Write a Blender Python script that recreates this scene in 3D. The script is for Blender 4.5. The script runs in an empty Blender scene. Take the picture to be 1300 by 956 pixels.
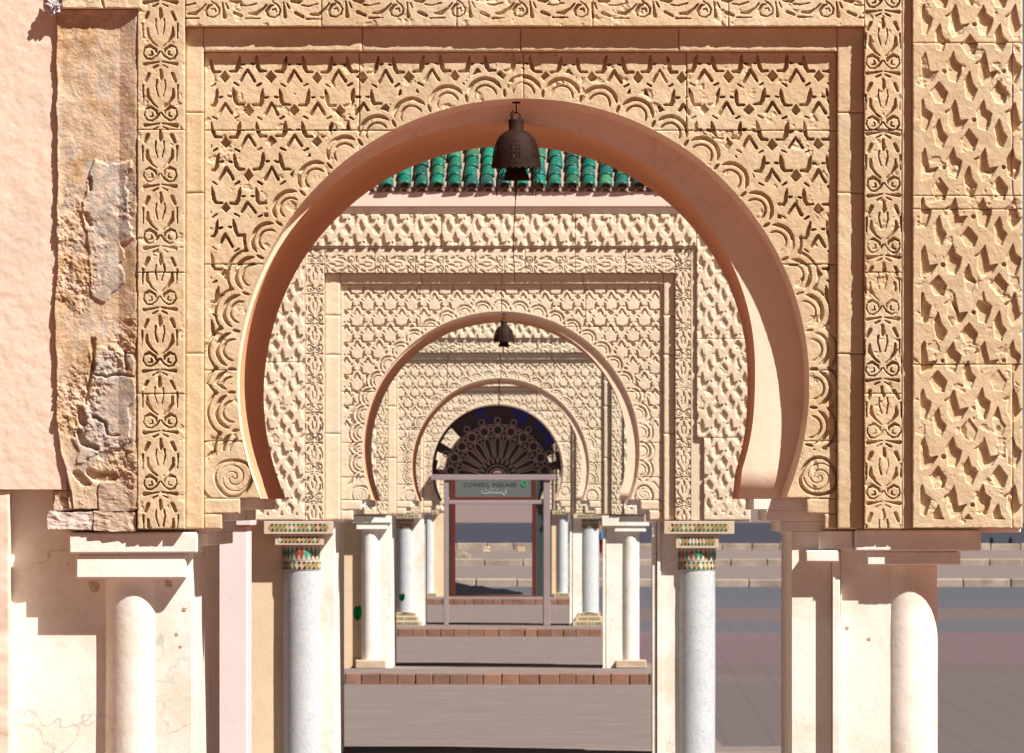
import bpy, bmesh, math, random
import numpy as np
from mathutils import Vector, Matrix, noise as mnoise

random.seed(7)
rng = np.random.default_rng(7)
R_ = math.radians
SC = bpy.context.scene
COL = SC.collection

# ------------------------------------------------------------------ camera, sky, sun, exposure
K = 1.5
F, VX, VY, EYE = 9000.0 * K, 800.0, 640.0, 2.24          # focal length and principal point of the 1300 x 956 photograph
cam = bpy.data.cameras.new("camera"); camo = bpy.data.objects.new("camera", cam); COL.objects.link(camo)
cam.dof.use_dof = True; cam.dof.focus_distance = 28 * K; cam.dof.aperture_fstop = 45
camo.location = (0, 0, EYE); camo.rotation_euler = (R_(90), 0, 0)
cam.sensor_width = 36; cam.lens = F / 1300 * 36
cam.shift_x = -(VX - 650) / 1300; cam.shift_y = (VY - 478) / 1300
cam.clip_start = 1; cam.clip_end = 12000
SC.camera = camo

TX, TZ = 1.9 / K, 2.7 / K                                    # sunlight runs this far left / down per unit of depth
sun_dir = Vector((TX, -1, TZ)).normalized()
sl = bpy.data.lights.new("sun", 'SUN'); sl.energy = 5.0; sl.angle = R_(0.5); sl.color = (1.0, 0.95, 0.87)
so = bpy.data.objects.new("sun", sl); COL.objects.link(so)
so.rotation_euler = (-sun_dir).to_track_quat('-Z', 'Y').to_euler(); so.location = (20, -20, 40)
W = bpy.data.worlds.new("World"); SC.world = W; W.use_nodes = True
nt = W.node_tree; bg = nt.nodes["Background"]
sky = nt.nodes.new("ShaderNodeTexSky"); sky.sky_type = 'NISHITA'; sky.sun_disc = False
sky.sun_elevation = math.asin(sun_dir.z); sky.sun_rotation = math.atan2(sun_dir.x, sun_dir.y)
sky.dust_density = 0.3; sky.air_density = 0.16; sky.ozone_density = 0.5
sky_tint = nt.nodes.new("ShaderNodeMix"); sky_tint.data_type = 'RGBA'; sky_tint.blend_type = 'MULTIPLY'; sky_tint.inputs[0].default_value = 1      # warm tint put on the sky alone, to warm the shade
sky_tint.inputs[7].default_value = (1.25, 0.92, 0.62, 1)
nt.links.new(sky.outputs[0], sky_tint.inputs[6]); nt.links.new(sky_tint.outputs[2], bg.inputs[0]); bg.inputs[1].default_value = 0.05
SC.view_settings.view_transform = 'Standard'; SC.view_settings.look = 'None'
SC.view_settings.exposure = 0.72; SC.view_settings.gamma = 1
SC.cycles.max_bounces = 6; SC.cycles.diffuse_bounces = 5

# ------------------------------------------------------------------ materials
def nod(m, t, **k):
    n = m.node_tree.nodes.new(t)
    for a, b in k.items(): setattr(n, a, b)
    return n
def mat(name, base, var=None, scale=6.0, amt=0.5, bump=0.3, bscale=60.0, rough=0.9, attr=False, rand=0.06,
        fine=0.12, stain=None, stain_amt=0.0, stain_scale=1.2, spec=0.2, crack=0.0):
    m = bpy.data.materials.new(name); m.use_nodes = True
    L = m.node_tree.links.new
    p = m.node_tree.nodes["Principled BSDF"]; p.inputs["Roughness"].default_value = rough
    p.inputs["Specular IOR Level"].default_value = spec
    g = nod(m, "ShaderNodeNewGeometry"); pos = g.outputs["Position"]
    def noise(sc, det=6, ro=0.6):
        n = nod(m, "ShaderNodeTexNoise"); n.inputs["Scale"].default_value = sc
        n.inputs["Detail"].default_value = det; n.inputs["Roughness"].default_value = ro
        L(pos, n.inputs["Vector"]); return n.outputs["Fac"]
    def ramp(fac, a, b):
        r = nod(m, "ShaderNodeMapRange"); L(fac, r.inputs[0]); r.inputs[1].default_value = a; r.inputs[2].default_value = b
        r.clamp = True; return r.outputs[0]
    def mix(fac, a, b, bt='MIX'):
        x = nod(m, "ShaderNodeMix", data_type='RGBA', blend_type=bt)
        if isinstance(fac, float): x.inputs[0].default_value = fac
        else: L(fac, x.inputs[0])
        for i, v in ((6, a), (7, b)):
            if isinstance(v, tuple): x.inputs[i].default_value = (*v, 1)
            else: L(v, x.inputs[i])
        return x.outputs[2]
    col = base
    if attr:
        at = nod(m, "ShaderNodeAttribute", attribute_name="tint"); col = at.outputs["Color"]
    v = var or tuple(c * 0.75 for c in base)
    if attr:
        dk = mix(1.0, col, (0.82, 0.78, 0.72), 'MULTIPLY')
        col = mix(ramp(noise(scale), 0.40, 0.72), col, dk)
    else:
        f = nod(m, "ShaderNodeMath", operation='MULTIPLY'); L(ramp(noise(scale), 0.35, 0.7), f.inputs[0]); f.inputs[1].default_value = amt
        col = mix(f.outputs[0], col, v)
    if stain:
        f = nod(m, "ShaderNodeMath", operation='MULTIPLY'); L(ramp(noise(stain_scale, 9, 0.7), 0.5, 0.68), f.inputs[0]); f.inputs[1].default_value = stain_amt
        col = mix(f.outputs[0], col, stain)
    if crack:
        nv = nod(m, "ShaderNodeTexNoise"); nv.inputs["Scale"].default_value = 5; nv.inputs["Detail"].default_value = 6; L(pos, nv.inputs["Vector"])
        vm = nod(m, "ShaderNodeVectorMath", operation='MULTIPLY_ADD'); L(nv.outputs["Color"], vm.inputs[0]); vm.inputs[1].default_value = (.35, .35, .35); L(pos, vm.inputs[2])
        vo = nod(m, "ShaderNodeTexVoronoi", feature='DISTANCE_TO_EDGE'); vo.inputs["Scale"].default_value = 1.7; L(vm.outputs[0], vo.inputs["Vector"])
        r1 = ramp(vo.outputs["Distance"], .010, .003); r2 = ramp(noise(1.1, 3), .52, .60)
        f = nod(m, "ShaderNodeMath", operation='MULTIPLY'); L(r1, f.inputs[0]); L(r2, f.inputs[1])
        f2 = nod(m, "ShaderNodeMath", operation='MULTIPLY'); L(f.outputs[0], f2.inputs[0]); f2.inputs[1].default_value = crack
        col = mix(f2.outputs[0], col, tuple(c * .42 for c in base))
    # fine grain + per piece difference
    gr = ramp(noise(bscale * 1.7, 4), 0.2, 0.8)
    hsv = nod(m, "ShaderNodeHueSaturation"); L(col, hsv.inputs["Color"])
    oi = nod(m, "ShaderNodeObjectInfo")
    a1 = nod(m, "ShaderNodeMath", operation='MULTIPLY_ADD'); L(gr, a1.inputs[0]); a1.inputs[1].default_value = fine * 2; a1.inputs[2].default_value = 1 - fine
    a2 = nod(m, "ShaderNodeMath", operation='MULTIPLY_ADD'); L(oi.outputs["Random"], a2.inputs[0]); a2.inputs[1].default_value = rand * 2; L(a1.outputs[0], a2.inputs[2])
    a3 = nod(m, "ShaderNodeMath", operation='SUBTRACT'); L(a2.outputs[0], a3.inputs[0]); a3.inputs[1].default_value = rand
    L(a3.outputs[0], hsv.inputs["Value"])
    L(hsv.outputs[0], p.inputs["Base Color"])
    if bump:
        b = nod(m, "ShaderNodeBump"); b.inputs["Strength"].default_value = bump; b.inputs["Distance"].default_value = 0.01
        L(noise(bscale, 8, 0.65), b.inputs["Height"]); L(b.outputs[0], p.inputs["Normal"])
    return m

M = {}
M['stone'] = mat("carved_sandstone", (0.64, 0.495, 0.33), (0.58, 0.415, 0.24), 4, .7, .35, 70, fine=.12, rand=.05, stain=(0.70, 0.58, 0.43), stain_amt=.7, stain_scale=2.6)
M['stone2'] = mat("pale_carved_stone", (0.72, 0.60, 0.46), (0.65, 0.50, 0.35), 3, .6, .3, 40, fine=.08, rand=.05, stain=(0.75, 0.63, 0.48), stain_amt=.6, stain_scale=1.5)
M['cream'] = mat("cream_plaster", (0.85, 0.83, 0.78), (0.82, 0.75, 0.65), 2.5, .7, .22, 26, fine=.05, rand=.02, stain=(0.62, 0.46, 0.28), stain_amt=.5, stain_scale=2.0, crack=.5)
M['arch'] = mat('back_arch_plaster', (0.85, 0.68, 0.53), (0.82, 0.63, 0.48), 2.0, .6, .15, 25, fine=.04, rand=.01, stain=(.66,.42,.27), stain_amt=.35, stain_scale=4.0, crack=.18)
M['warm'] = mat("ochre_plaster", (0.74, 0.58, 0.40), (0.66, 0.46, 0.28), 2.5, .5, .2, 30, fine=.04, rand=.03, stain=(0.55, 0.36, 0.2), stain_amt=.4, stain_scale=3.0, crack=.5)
M['soffit_shade'] = mat("shade_brown_plaster", (0.76, 0.43, 0.25), (0.68, 0.35, 0.19), 2.5, .7, .18, 22, fine=.05, rand=.01, stain=(.55,.27,.15), stain_amt=.35, stain_scale=3.0, crack=.18)  # cream plaster's brown shade put into the soffit colour
M['pink'] = mat("pink_plaster", (0.76, 0.60, 0.49), (0.72, 0.54, 0.43), 3, .7, .12, 45, fine=.05, stain=(0.52, 0.42, 0.36), stain_amt=.35, stain_scale=2.3, crack=.3)
M['white'] = mat("lilac_plaster", (0.74, 0.66, 0.66), (0.66, 0.58, 0.60), 3, .6, .1, 30, fine=.03)
M['fascia'] = mat("fascia_plaster", (0.78, 0.64, 0.56), (0.70, 0.55, 0.46), 4, .5, .1, 30, fine=.03)
M['erode'] = mat("eroded_plaster", (0.5, 0.5, 0.5), None, 9, .5, .5, 90, attr=True, fine=.18)
M['rubble'] = mat("rubble_stone", (0.62, 0.48, 0.36), (0.5, 0.36, 0.26), 9, .8, .9, 60, fine=.18, rand=.1)
M['whitebrick'] = mat("whitewashed_brick", (0.70, 0.60, 0.54), (0.6, 0.48, 0.42), 14, .6, .7, 60, fine=.12)
M['brick'] = mat("red_brick", (0.26, 0.13, 0.09), (0.20, 0.12, 0.085), 3, .9, .5, 30, fine=.15, rand=.14, stain=(0.17, 0.12, 0.105), stain_amt=.9, stain_scale=1.6)
M['pave'] = mat("walkway_concrete", (0.20, 0.158, 0.150), (0.165, 0.130, 0.124), .8, .8, .3, 12, fine=.10, stain=(0.27, 0.225, 0.205), stain_amt=.8, stain_scale=1.6)
M['kerb'] = mat("kerb_stone", (0.40, 0.33, 0.27), (0.22, 0.17, 0.14), 1.6, .9, .3, 8, fine=.15, rand=.12)
M['iron'] = mat("rusty_iron", (0.016, 0.006, 0.004), (0.035, 0.012, 0.006), 20, .8, .3, 90, rough=.7)
M['frame'] = mat("lilac_metal_frame", (0.31, 0.25, 0.26), (0.26, 0.18, 0.19), 2, .5, .05, 20, rough=.5, fine=.05)
M['wood'] = mat("red_brown_wood", (0.115, 0.025, 0.018), (0.08, 0.02, 0.015), 4, .6, .1, 30, rough=.5)
M['lattice'] = mat("lattice_plaster", (0.62, 0.46, 0.42), (0.5, 0.36, 0.33), 4, .6, .1, 30, fine=.08)
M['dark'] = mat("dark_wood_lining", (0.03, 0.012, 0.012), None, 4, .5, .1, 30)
M['dark_shape'] = mat("shadow_and_bollard_black", (0.006, 0.005, 0.010), None, 1, .5, .3, 10, rough=.8)  # black for the solid ground shadow and the bollards
M['farwall'] = mat("far_plaster_wall", (0.35, 0.26, 0.24), (0.28, 0.2, 0.2), .05, .8, .1, 2, fine=.05)
M['asphalt'] = mat("asphalt", (0.040, 0.043, 0.064), (0.055, 0.053, 0.07), .1, .8, .2, 6, fine=.08)
M['mosaic_base'] = mat("tile_grout", (0.62, 0.48, 0.38), None, 6, .4, .1, 40, fine=.05)
M['mortar'] = mat("roof_mortar", (0.42, 0.30, 0.25), (0.30, 0.20, 0.17), 12, .8, .6, 60, fine=.15)
M['zellige'] = mat("glazed_zellige", (0.5, 0.5, 0.5), None, 8, .3, .05, 40, rough=.35, attr=True, fine=.06, spec=.5)

def glaze(name, a, b, c):
    m = mat(name, a, b, 9, .9, .15, 40, rough=.28, rand=.30, fine=.08, stain=c, stain_amt=.55, stain_scale=14, spec=.5)
    return m
M['green_b'] = glaze("dark_green_glazed_tile", (0.008, 0.10, 0.085), (0.02, 0.07, 0.07), (0.10, 0.18, 0.12))
M['green_c'] = glaze("worn_green_glazed_tile", (0.02, 0.17, 0.105), (0.06, 0.16, 0.09), (0.17, 0.21, 0.13))
M['green'] = glaze("green_glazed_tile", (0.010, 0.17, 0.115), (0.010, 0.09, 0.085), (0.14, 0.26, 0.13))
def mosaic_shaft():
    m = bpy.data.materials.new("grey_mosaic_shaft"); m.use_nodes = True; L = m.node_tree.links.new
    p = m.node_tree.nodes["Principled BSDF"]; p.inputs["Roughness"].default_value = .5
    g = nod(m, "ShaderNodeNewGeometry")
    v = nod(m, "ShaderNodeTexVoronoi"); v.inputs["Scale"].default_value = 75; L(g.outputs["Position"], v.inputs["Vector"])
    n = nod(m, "ShaderNodeTexNoise"); n.inputs["Scale"].default_value = 7; n.inputs["Detail"].default_value = 5; L(g.outputs["Position"], n.inputs["Vector"])
    sep = nod(m, "ShaderNodeSeparateColor"); L(v.outputs["Color"], sep.inputs[0])
    cr = nod(m, "ShaderNodeValToRGB"); L(sep.outputs[0], cr.inputs[0])
    cr.color_ramp.elements[0].color = (0.43, 0.46, 0.49, 1); cr.color_ramp.elements[1].color = (0.54, 0.56, 0.58, 1)
    cr.color_ramp.elements[0].position = .0; cr.color_ramp.elements[1].position = .45
    x = nod(m, "ShaderNodeMix", data_type='RGBA', blend_type='MULTIPLY'); r = nod(m, "ShaderNodeMapRange"); L(n.outputs["Fac"], r.inputs[0])
    r.inputs[1].default_value = .5; r.inputs[2].default_value = .75
    L(r.outputs[0], x.inputs[0]); L(cr.outputs[0], x.inputs[6]); x.inputs[7].default_value = (0.84, 0.88, 0.93, 1)
    L(x.outputs[2], p.inputs["Base Color"])
    b = nod(m, "ShaderNodeBump"); b.inputs["Strength"].default_value = .25; b.inputs["Distance"].default_value = .003
    L(v.outputs["Distance"], b.inputs["Height"]); L(b.outputs[0], p.inputs["Normal"])
    return m
M['mosaic'] = mosaic_shaft()
def ground_mat():
    m = mat("plaza_paving", (0.07, 0.075, 0.09), (0.06, 0.062, 0.075), .5, .6, .2, 6, fine=.12)
    L = m.node_tree.links.new; nodes = m.node_tree.nodes
    hsv = [n for n in nodes if n.bl_idname == "ShaderNodeHueSaturation"][0]
    src = hsv.inputs["Color"].links[0].from_socket
    g = nod(m, "ShaderNodeNewGeometry"); s = nod(m, "ShaderNodeSeparateXYZ"); L(g.outputs["Position"], s.inputs[0])
    n = nod(m, "ShaderNodeTexNoise"); n.inputs["Scale"].default_value = .12; L(g.outputs["Position"], n.inputs["Vector"])
    a = nod(m, "ShaderNodeMath", operation='MULTIPLY_ADD'); L(n.outputs["Fac"], a.inputs[0]); a.inputs[1].default_value = 9; sc_ = nod(m, 'ShaderNodeMath', operation='DIVIDE'); L(s.outputs[1], sc_.inputs[0]); sc_.inputs[1].default_value = K; L(sc_.outputs[0], a.inputs[2])
    mr = nod(m, "ShaderNodeMapRange"); L(a.outputs[0], mr.inputs[0]); mr.inputs[1].default_value = 50; mr.inputs[2].default_value = 210
    cr = nod(m, "ShaderNodeValToRGB"); L(mr.outputs[0], cr.inputs[0]); e = cr.color_ramp; e.interpolation = 'LINEAR'
    bands = [(0, (0.31, 0.09, 0.036)), (52, (0.31, 0.09, 0.036)), (58, (0.142, 0.111, 0.111)), (99, (0.139, 0.105, 0.105)), (101, (0.168, 0.105, 0.116)), (123, (0.168, 0.105, 0.116)),  # first red band lies out of view, added to bounce warm light
             (125, (0.114, 0.111, 0.128)), (136, (0.114, 0.111, 0.128)), (137, (0.156, 0.114, 0.114)), (152, (0.156, 0.114, 0.114)), (154, (0.106, 0.102, 0.125)), (200, (0.099, 0.099, 0.125))]
    els = e.elements
    while len(els) > 1: els.remove(els[-1])
    els[0].position = 0; els[0].color = (*bands[0][1], 1)
    for yy, c in bands[1:]:
        k = els.new((yy + 4 - 50) / 160 if yy > 50 else 0); k.color = (*c, 1)
    # slab joints
    bt = nod(m, "ShaderNodeTexBrick"); bt.inputs["Scale"].default_value = 1; bt.inputs["Mortar Size"].default_value = .02
    bt.inputs["Brick Width"].default_value = .45; bt.inputs["Row Height"].default_value = .45; bt.offset = 0
    bt.inputs["Color1"].default_value = (1, 1, 1, 1); bt.inputs["Color2"].default_value = (.93, .93, .94, 1); bt.inputs["Mortar"].default_value = (.86, .86, .87, 1)
    L(g.outputs["Position"], bt.inputs["Vector"])
    x = nod(m, "ShaderNodeMix", data_type='RGBA', blend_type='MULTIPLY'); x.inputs[0].default_value = 1; L(cr.outputs[0], x.inputs[6]); L(bt.outputs[0], x.inputs[7])
    y = nod(m, "ShaderNodeMix", data_type='RGBA'); y.inputs[0].default_value = .8; L(src, y.inputs[6]); L(x.outputs[2], y.inputs[7])
    L(y.outputs[2], hsv.inputs["Color"]); return m
M['plaza'] = ground_mat()
def glass(name, col, rough=.15):
    m = bpy.data.materials.new(name); m.use_nodes = True; p = m.node_tree.nodes["Principled BSDF"]
    p.inputs["Base Color"].default_value = (*col, 1); p.inputs["Roughness"].default_value = rough
    p.inputs["Specular IOR Level"].default_value = .6; p.inputs["Alpha"].default_value = 1
    n = nod(m, "ShaderNodeTexNoise"); n.inputs["Scale"].default_value = 3; b = nod(m, "ShaderNodeBump"); b.inputs["Strength"].default_value = .1
    m.node_tree.links.new(n.outputs["Fac"], b.inputs["Height"]); m.node_tree.links.new(b.outputs[0], p.inputs["Normal"])
    return m
M['glass'] = glass("dusty_green_glass", (0.035, 0.062, 0.062))
M['glass_grey'] = glass("dusty_grey_glass", (0.12, 0.135, 0.13))
M['gblue'] = glass("blue_glass", (0.02, 0.02, 0.40)); M['gred'] = glass("red_glass", (0.20, 0.005, 0.012))
M['ggreen'] = glass("green_glass", (0.004, 0.085, 0.035)); M['gorange'] = glass("orange_glass", (0.22, 0.04, 0.008)); M['gplum'] = glass("plum_glass", (0.10, 0.028, 0.032))
M['letter'] = glass("white_lettering", (0.55, 0.58, 0.6), .6); M['letterdark'] = glass("dark_lettering", (0.05, 0.065, 0.06), .6)
M['skin'] = mat("skin", (0.30, 0.15, 0.09), None, 3, .3, 0, 30); M['navy'] = mat("dark_jacket", (0.012, 0.012, 0.03), None, 3, .5, 0, 30)
M['red'] = mat("red_sleeve", (0.30, 0.04, 0.03), None, 3, .5, 0, 30); M['blue'] = mat("blue_bag", (0.05, 0.25, 0.6), None, 3, .5, 0, 30)
M['leafgreen'] = mat("green_cloth", (0.0, 0.35, 0.09), None, 3, .5, 0, 30)

# ------------------------------------------------------------------ object helpers
def tag(o, label=None, cat=None, group=None, kind=None):
    if label: o['label'] = label
    if cat: o['category'] = cat
    if group: o['group'] = group
    if kind: o['kind'] = kind
    return o
def empty(name, loc=(0, 0, 0), label=None, cat=None, group=None):
    o = bpy.data.objects.new(name, None); COL.objects.link(o); o.location = loc; o.empty_display_size = .2
    return tag(o, label, cat, group)
def link(name, me, m, parent=None):
    o = bpy.data.objects.new(name, me); COL.objects.link(o)
    if m is not None and not me.materials: me.materials.append(m)
    if parent is not None:
        o.parent = parent
        o.matrix_parent_inverse = Matrix.Translation(-parent.location) if parent.type == 'EMPTY' else Matrix.Identity(4)
    return o
def mesh_np(name, V, Q, m, parent=None, smooth=False, tint=None):
    me = bpy.data.meshes.new(name)
    V = np.asarray(V, np.float32); Q = np.asarray(Q, np.int32); k = Q.shape[1]
    me.vertices.add(len(V)); me.vertices.foreach_set("co", V.ravel())
    me.loops.add(Q.size); me.loops.foreach_set("vertex_index", Q.ravel())
    me.polygons.add(len(Q)); me.polygons.foreach_set("loop_start", np.arange(0, Q.size, k, dtype=np.int32))
    me.polygons.foreach_set("loop_total", np.full(len(Q), k, np.int32))
    if smooth: me.polygons.foreach_set("use_smooth", np.ones(len(Q), bool))
    me.update(calc_edges=True)
    if tint is not None:
        a = me.color_attributes.new("tint", 'FLOAT_COLOR', 'POINT')
        a.data.foreach_set("color", np.concatenate([tint, np.ones((len(V), 1))], 1).astype(np.float32).ravel())
    return link(name, me, m, parent)
def bm_obj(name, bm, m, parent=None, smooth=False):
    bmesh.ops.recalc_face_normals(bm, faces=bm.faces)
    me = bpy.data.meshes.new(name); bm.to_mesh(me); bm.free()
    if smooth: me.polygons.foreach_set("use_smooth", [True] * len(me.polygons))
    return link(name, me, m, parent)
def bbox(bm, a, b, bev=0.0, jit=0.0):
    r = bmesh.ops.create_cube(bm, size=1); vs = r['verts']
    for v in vs:
        v.co = Vector([(a[i] if v.co[i] < 0 else b[i]) + (random.uniform(-jit, jit) if jit else 0) for i in range(3)])
    if bev:
        es = list({e for v in vs for e in v.link_edges}); bmesh.ops.bevel(bm, geom=es, offset=bev, segments=1, affect='EDGES')
def rough_block(name, a, b, m, parent, amp, cuts=10, seed=0):
    bm = bmesh.new(); bmesh.ops.create_cube(bm, size=1)
    bmesh.ops.subdivide_edges(bm, edges=bm.edges, cuts=cuts, use_grid_fill=True)
    a = Vector(a); b = Vector(b); c = (a + b) / 2; h = (b - a) / 2; sz = min(abs(h.x), abs(h.z))
    for v in bm.verts:
        p = v.co * 2
        q = Vector([math.copysign(abs(x) ** .9, x) for x in p])
        ln = (abs(p.x) ** 6 + abs(p.z) ** 6) ** (1 / 6)
        k = 1 if ln < .6 else min(1, 1.06 / (max(ln, 1e-3) ** .0 * (1 + .10 * max(0, abs(p.x) + abs(p.z) - 1.5))))
        w = c + Vector((q.x * h.x * k, q.y * h.y, q.z * h.z * k))
        n = mnoise.fractal(w / (sz * 1.2) + Vector((seed * 7.1, 0, 0)), 1.0, 2.0, 4)
        n2 = mnoise.fractal(w / (sz * 1.1) + Vector((3, seed * 5.3, 0)), 1.0, 2.0, 4)
        v.co = w + Vector((n2 * amp * .7, -abs(n) * amp if p.y < 0 else 0, n * amp * .7))
    return bm_obj(name, bm, m, parent)
def tube(bm, pts, r, seg=6):
    rings = []
    for i, p in enumerate(pts):
        p = Vector(p); d = (Vector(pts[min(i + 1, len(pts) - 1)]) - Vector(pts[max(i - 1, 0)])).normalized()
        u = d.orthogonal().normalized(); v = d.cross(u); rr = r[i] if isinstance(r, (list, tuple)) else r
        rings.append([bm.verts.new(p + (u * math.cos(t) + v * math.sin(t)) * rr) for t in [2 * math.pi * k / seg for k in range(seg)]])
    for a, b in zip(rings, rings[1:]):
        for k in range(seg): bm.faces.new((a[k], a[(k + 1) % seg], b[(k + 1) % seg], b[k]))
    bm.faces.new(rings[0][::-1]); bm.faces.new(rings[-1])
def lathe_np(cx, cy, prof, seg=64, hole=None):
    """prof: list of (radius, z). returns V, Q"""
    P = np.array(prof); t = np.arange(seg) * 2 * np.pi / seg
    V = np.stack([cx + P[:, :1] * np.cos(t), cy + P[:, :1] * np.sin(t), np.repeat(P[:, 1:], seg, 1)], -1).reshape(-1, 3)
    Q = []
    for i in range(len(P) - 1):
        for k in range(seg):
            if hole and hole(i, k): continue
            Q.append((i * seg + k, i * seg + (k + 1) % seg, (i + 1) * seg + (k + 1) % seg, (i + 1) * seg + k))
    return V, Q

# ------------------------------------------------------------------ relief patterns (signed distance to the nearest cut pit, in units of the nearest gateway's pixel = 3.125 mm)
def sd_caps(X, Y, pts):
    """tapered polyline: pts = [(x,y,r),...]"""
    d = np.full(X.shape, 1e9)
    if len(pts) == 1:
        x, y, r = pts[0]; return np.hypot(X - x, Y - y) - r
    for (x0, y0, r0), (x1, y1, r1) in zip(pts, pts[1:]):
        bx, by = x1 - x0, y1 - y0; L2 = bx * bx + by * by + 1e-9
        t = np.clip(((X - x0) * bx + (Y - y0) * by) / L2, 0, 1)
        d = np.minimum(d, np.hypot(X - x0 - t * bx, Y - y0 - t * by) - (r0 + (r1 - r0) * t))
    return d
def sd_poly(X, Y, P):
    n = len(P); d = np.full(X.shape, 1e9); s = np.ones(X.shape)
    for i in range(n):
        ax, ay = P[i]; bx, by = P[i - 1]
        ex, ey = bx - ax, by - ay; wx, wy = X - ax, Y - ay
        t = np.clip((wx * ex + wy * ey) / (ex * ex + ey * ey), 0, 1)
        d = np.minimum(d, (wx - ex * t) ** 2 + (wy - ey * t) ** 2)
        c1 = Y >= ay; c2 = Y < by; c3 = ex * wy > ey * wx
        f = (c1 & c2 & c3) | (~c1 & ~c2 & ~c3); s = np.where(f, -s, s)
    return s * np.sqrt(d)
class Tile:
    def __init__(s, prims, W, H, lattice, res=.5):
        s.W, s.H, s.res = W, H, res
        nx, ny = int(round(W / res)), int(round(H / res)); s.nx, s.ny = nx, ny
        X, Y = np.meshgrid(np.arange(nx) * res, np.arange(ny) * res); d = np.full(X.shape, 1e9)
        for ox, oy in lattice:
            for kind, P in prims:
                for i in (-1, 0, 1):
                    for j in (-1, 0, 1):
                        xx, yy = X - ox - i * W, Y - oy - j * H
                        q = [p[:2] for p in P]; cx = sum(p[0] for p in q) / len(q); cy = sum(p[1] for p in q) / len(q)
                        if cx + ox + i * W < -40 or cx + ox + i * W > W + 40 or cy + oy + j * H < -40 or cy + oy + j * H > H + 40: continue
                        d = np.minimum(d, sd_caps(xx, yy, P) if kind == 'c' else sd_poly(xx, yy, P))
        s.d = d
    def __call__(s, X, Y):
        u = (X / s.res) % s.nx; v = (Y / s.res) % s.ny
        i = np.floor(u).astype(int); j = np.floor(v).astype(int); fu = u - i; fv = v - j
        i %= s.nx; j %= s.ny; i1 = (i + 1) % s.nx; j1 = (j + 1) % s.ny; D = s.d
        return (D[j, i] * (1 - fu) + D[j, i1] * fu) * (1 - fv) + (D[j1, i] * (1 - fu) + D[j1, i1] * fu) * fv
def mir(P): return [(-p[0],) + tuple(p[1:]) for p in P]
A = []
for P in ([(0, -1, 1.7), (8.5, 13, 1.9)], [(19, 23, .6), (18, 29, 2.3), (16.5, 38, 2.6), (14, 43, 2.0), (6, 43, 1.5)],
          [(17, 16, 1.1), (12, 19, .9)], [(4, -9, 1.1), (7, -8.5, 1.6)]):
    A += [('c', P), ('c', mir(P))]
A.append(('p', [(29, 0), (35.5, 8), (29, 15), (22.5, 8)]))
tileA = Tile(A, 58, 84, [(0, 0), (29, 42)])
B = [('p', [(0, 0), (3, 12), (6, 26), (17, 24), (9, 37), (-3, 42), (-9, 30), (-8, 13)]),
     ('p', [(36, -1), (39, 11), (47, 17), (44, 29), (40, 39), (30, 36), (27, 15)]),
     ('c', [(64, 15, 1.2), (68, 13, 1.8)]), ('c', [(24, 25, 2.6)]),
     ('p', [(56, 24), (60, 40), (66, 47), (60, 61), (52, 58), (49, 36)]),
     ('p', [(56, -24), (67, -10), (63, 4), (52, 3), (45, -11)])]
tileB = Tile(B, 76, 122, [(0, 0), (38, 61)])
Fl = []
for P in ([(20, 1, 2.4), (11, 0, 1.2), (2, -1.5, .7)], [(9, 6, 1.0), (3, 3, .8)], [(5, 22, .9), (6, 30, .8), (3, 42, .7)],
          [(15, 14, 2.2), (19, 23, 1.8)], [(16, 33, 1.2), (16, 42, 2.4), (10, 51, 1.2), (4, 56, .7)],
          [(19, 58, 1.0), (13, 55.5, 1.8), (6, 60, 1.6), (5, 64, .9)], [(20, 60, .6), (21, 66, .8), (17, 72, .9), (11, 73, .9), (5, 69, .9), (1, 63, .8)],
          [(11, 63, .8), (10, 67, .8), (14, 68, .7)], [(22, 28, 1.2), (22, 47, .5)]):
    Fl += [('c', P), ('c', mir(P))]
Fl.append(('c', [(0, 9, 1.6), (1, 18, 2.6), (0, 22, .8)]))
tileF = Tile([(k, [(p[0] + 25,) + tuple(p[1:]) for p in P]) for k, P in Fl], 50, 78, [(0, 0)])

def vnoise(X, Y, cell, seed):
    r = np.random.default_rng(seed); G = r.random((256, 256))
    u = X / cell + 17.3; v = Y / cell + 31.7; i = np.floor(u).astype(int); j = np.floor(v).astype(int); fu = u - i; fv = v - j
    fu = fu * fu * (3 - 2 * fu); fv = fv * fv * (3 - 2 * fv); i %= 256; j %= 256; i1 = (i + 1) % 256; j1 = (j + 1) % 256
    return (G[j, i] * (1 - fu) + G[j, i1] * fu) * (1 - fv) + (G[j1, i] * (1 - fu) + G[j1, i1] * fu) * fv - .5
def fbm(X, Y, cell, seed, oct=4, gain=.55):
    o = 0; a = 1
    for k in range(oct): o = o + a * vnoise(X, Y, cell / 2 ** k, seed + k); a *= gain
    return o
def ramp(d, w=.2): return np.clip(.5 - d / (2 * w), 0, 1)      # 1 inside a pit, 0 outside

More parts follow.
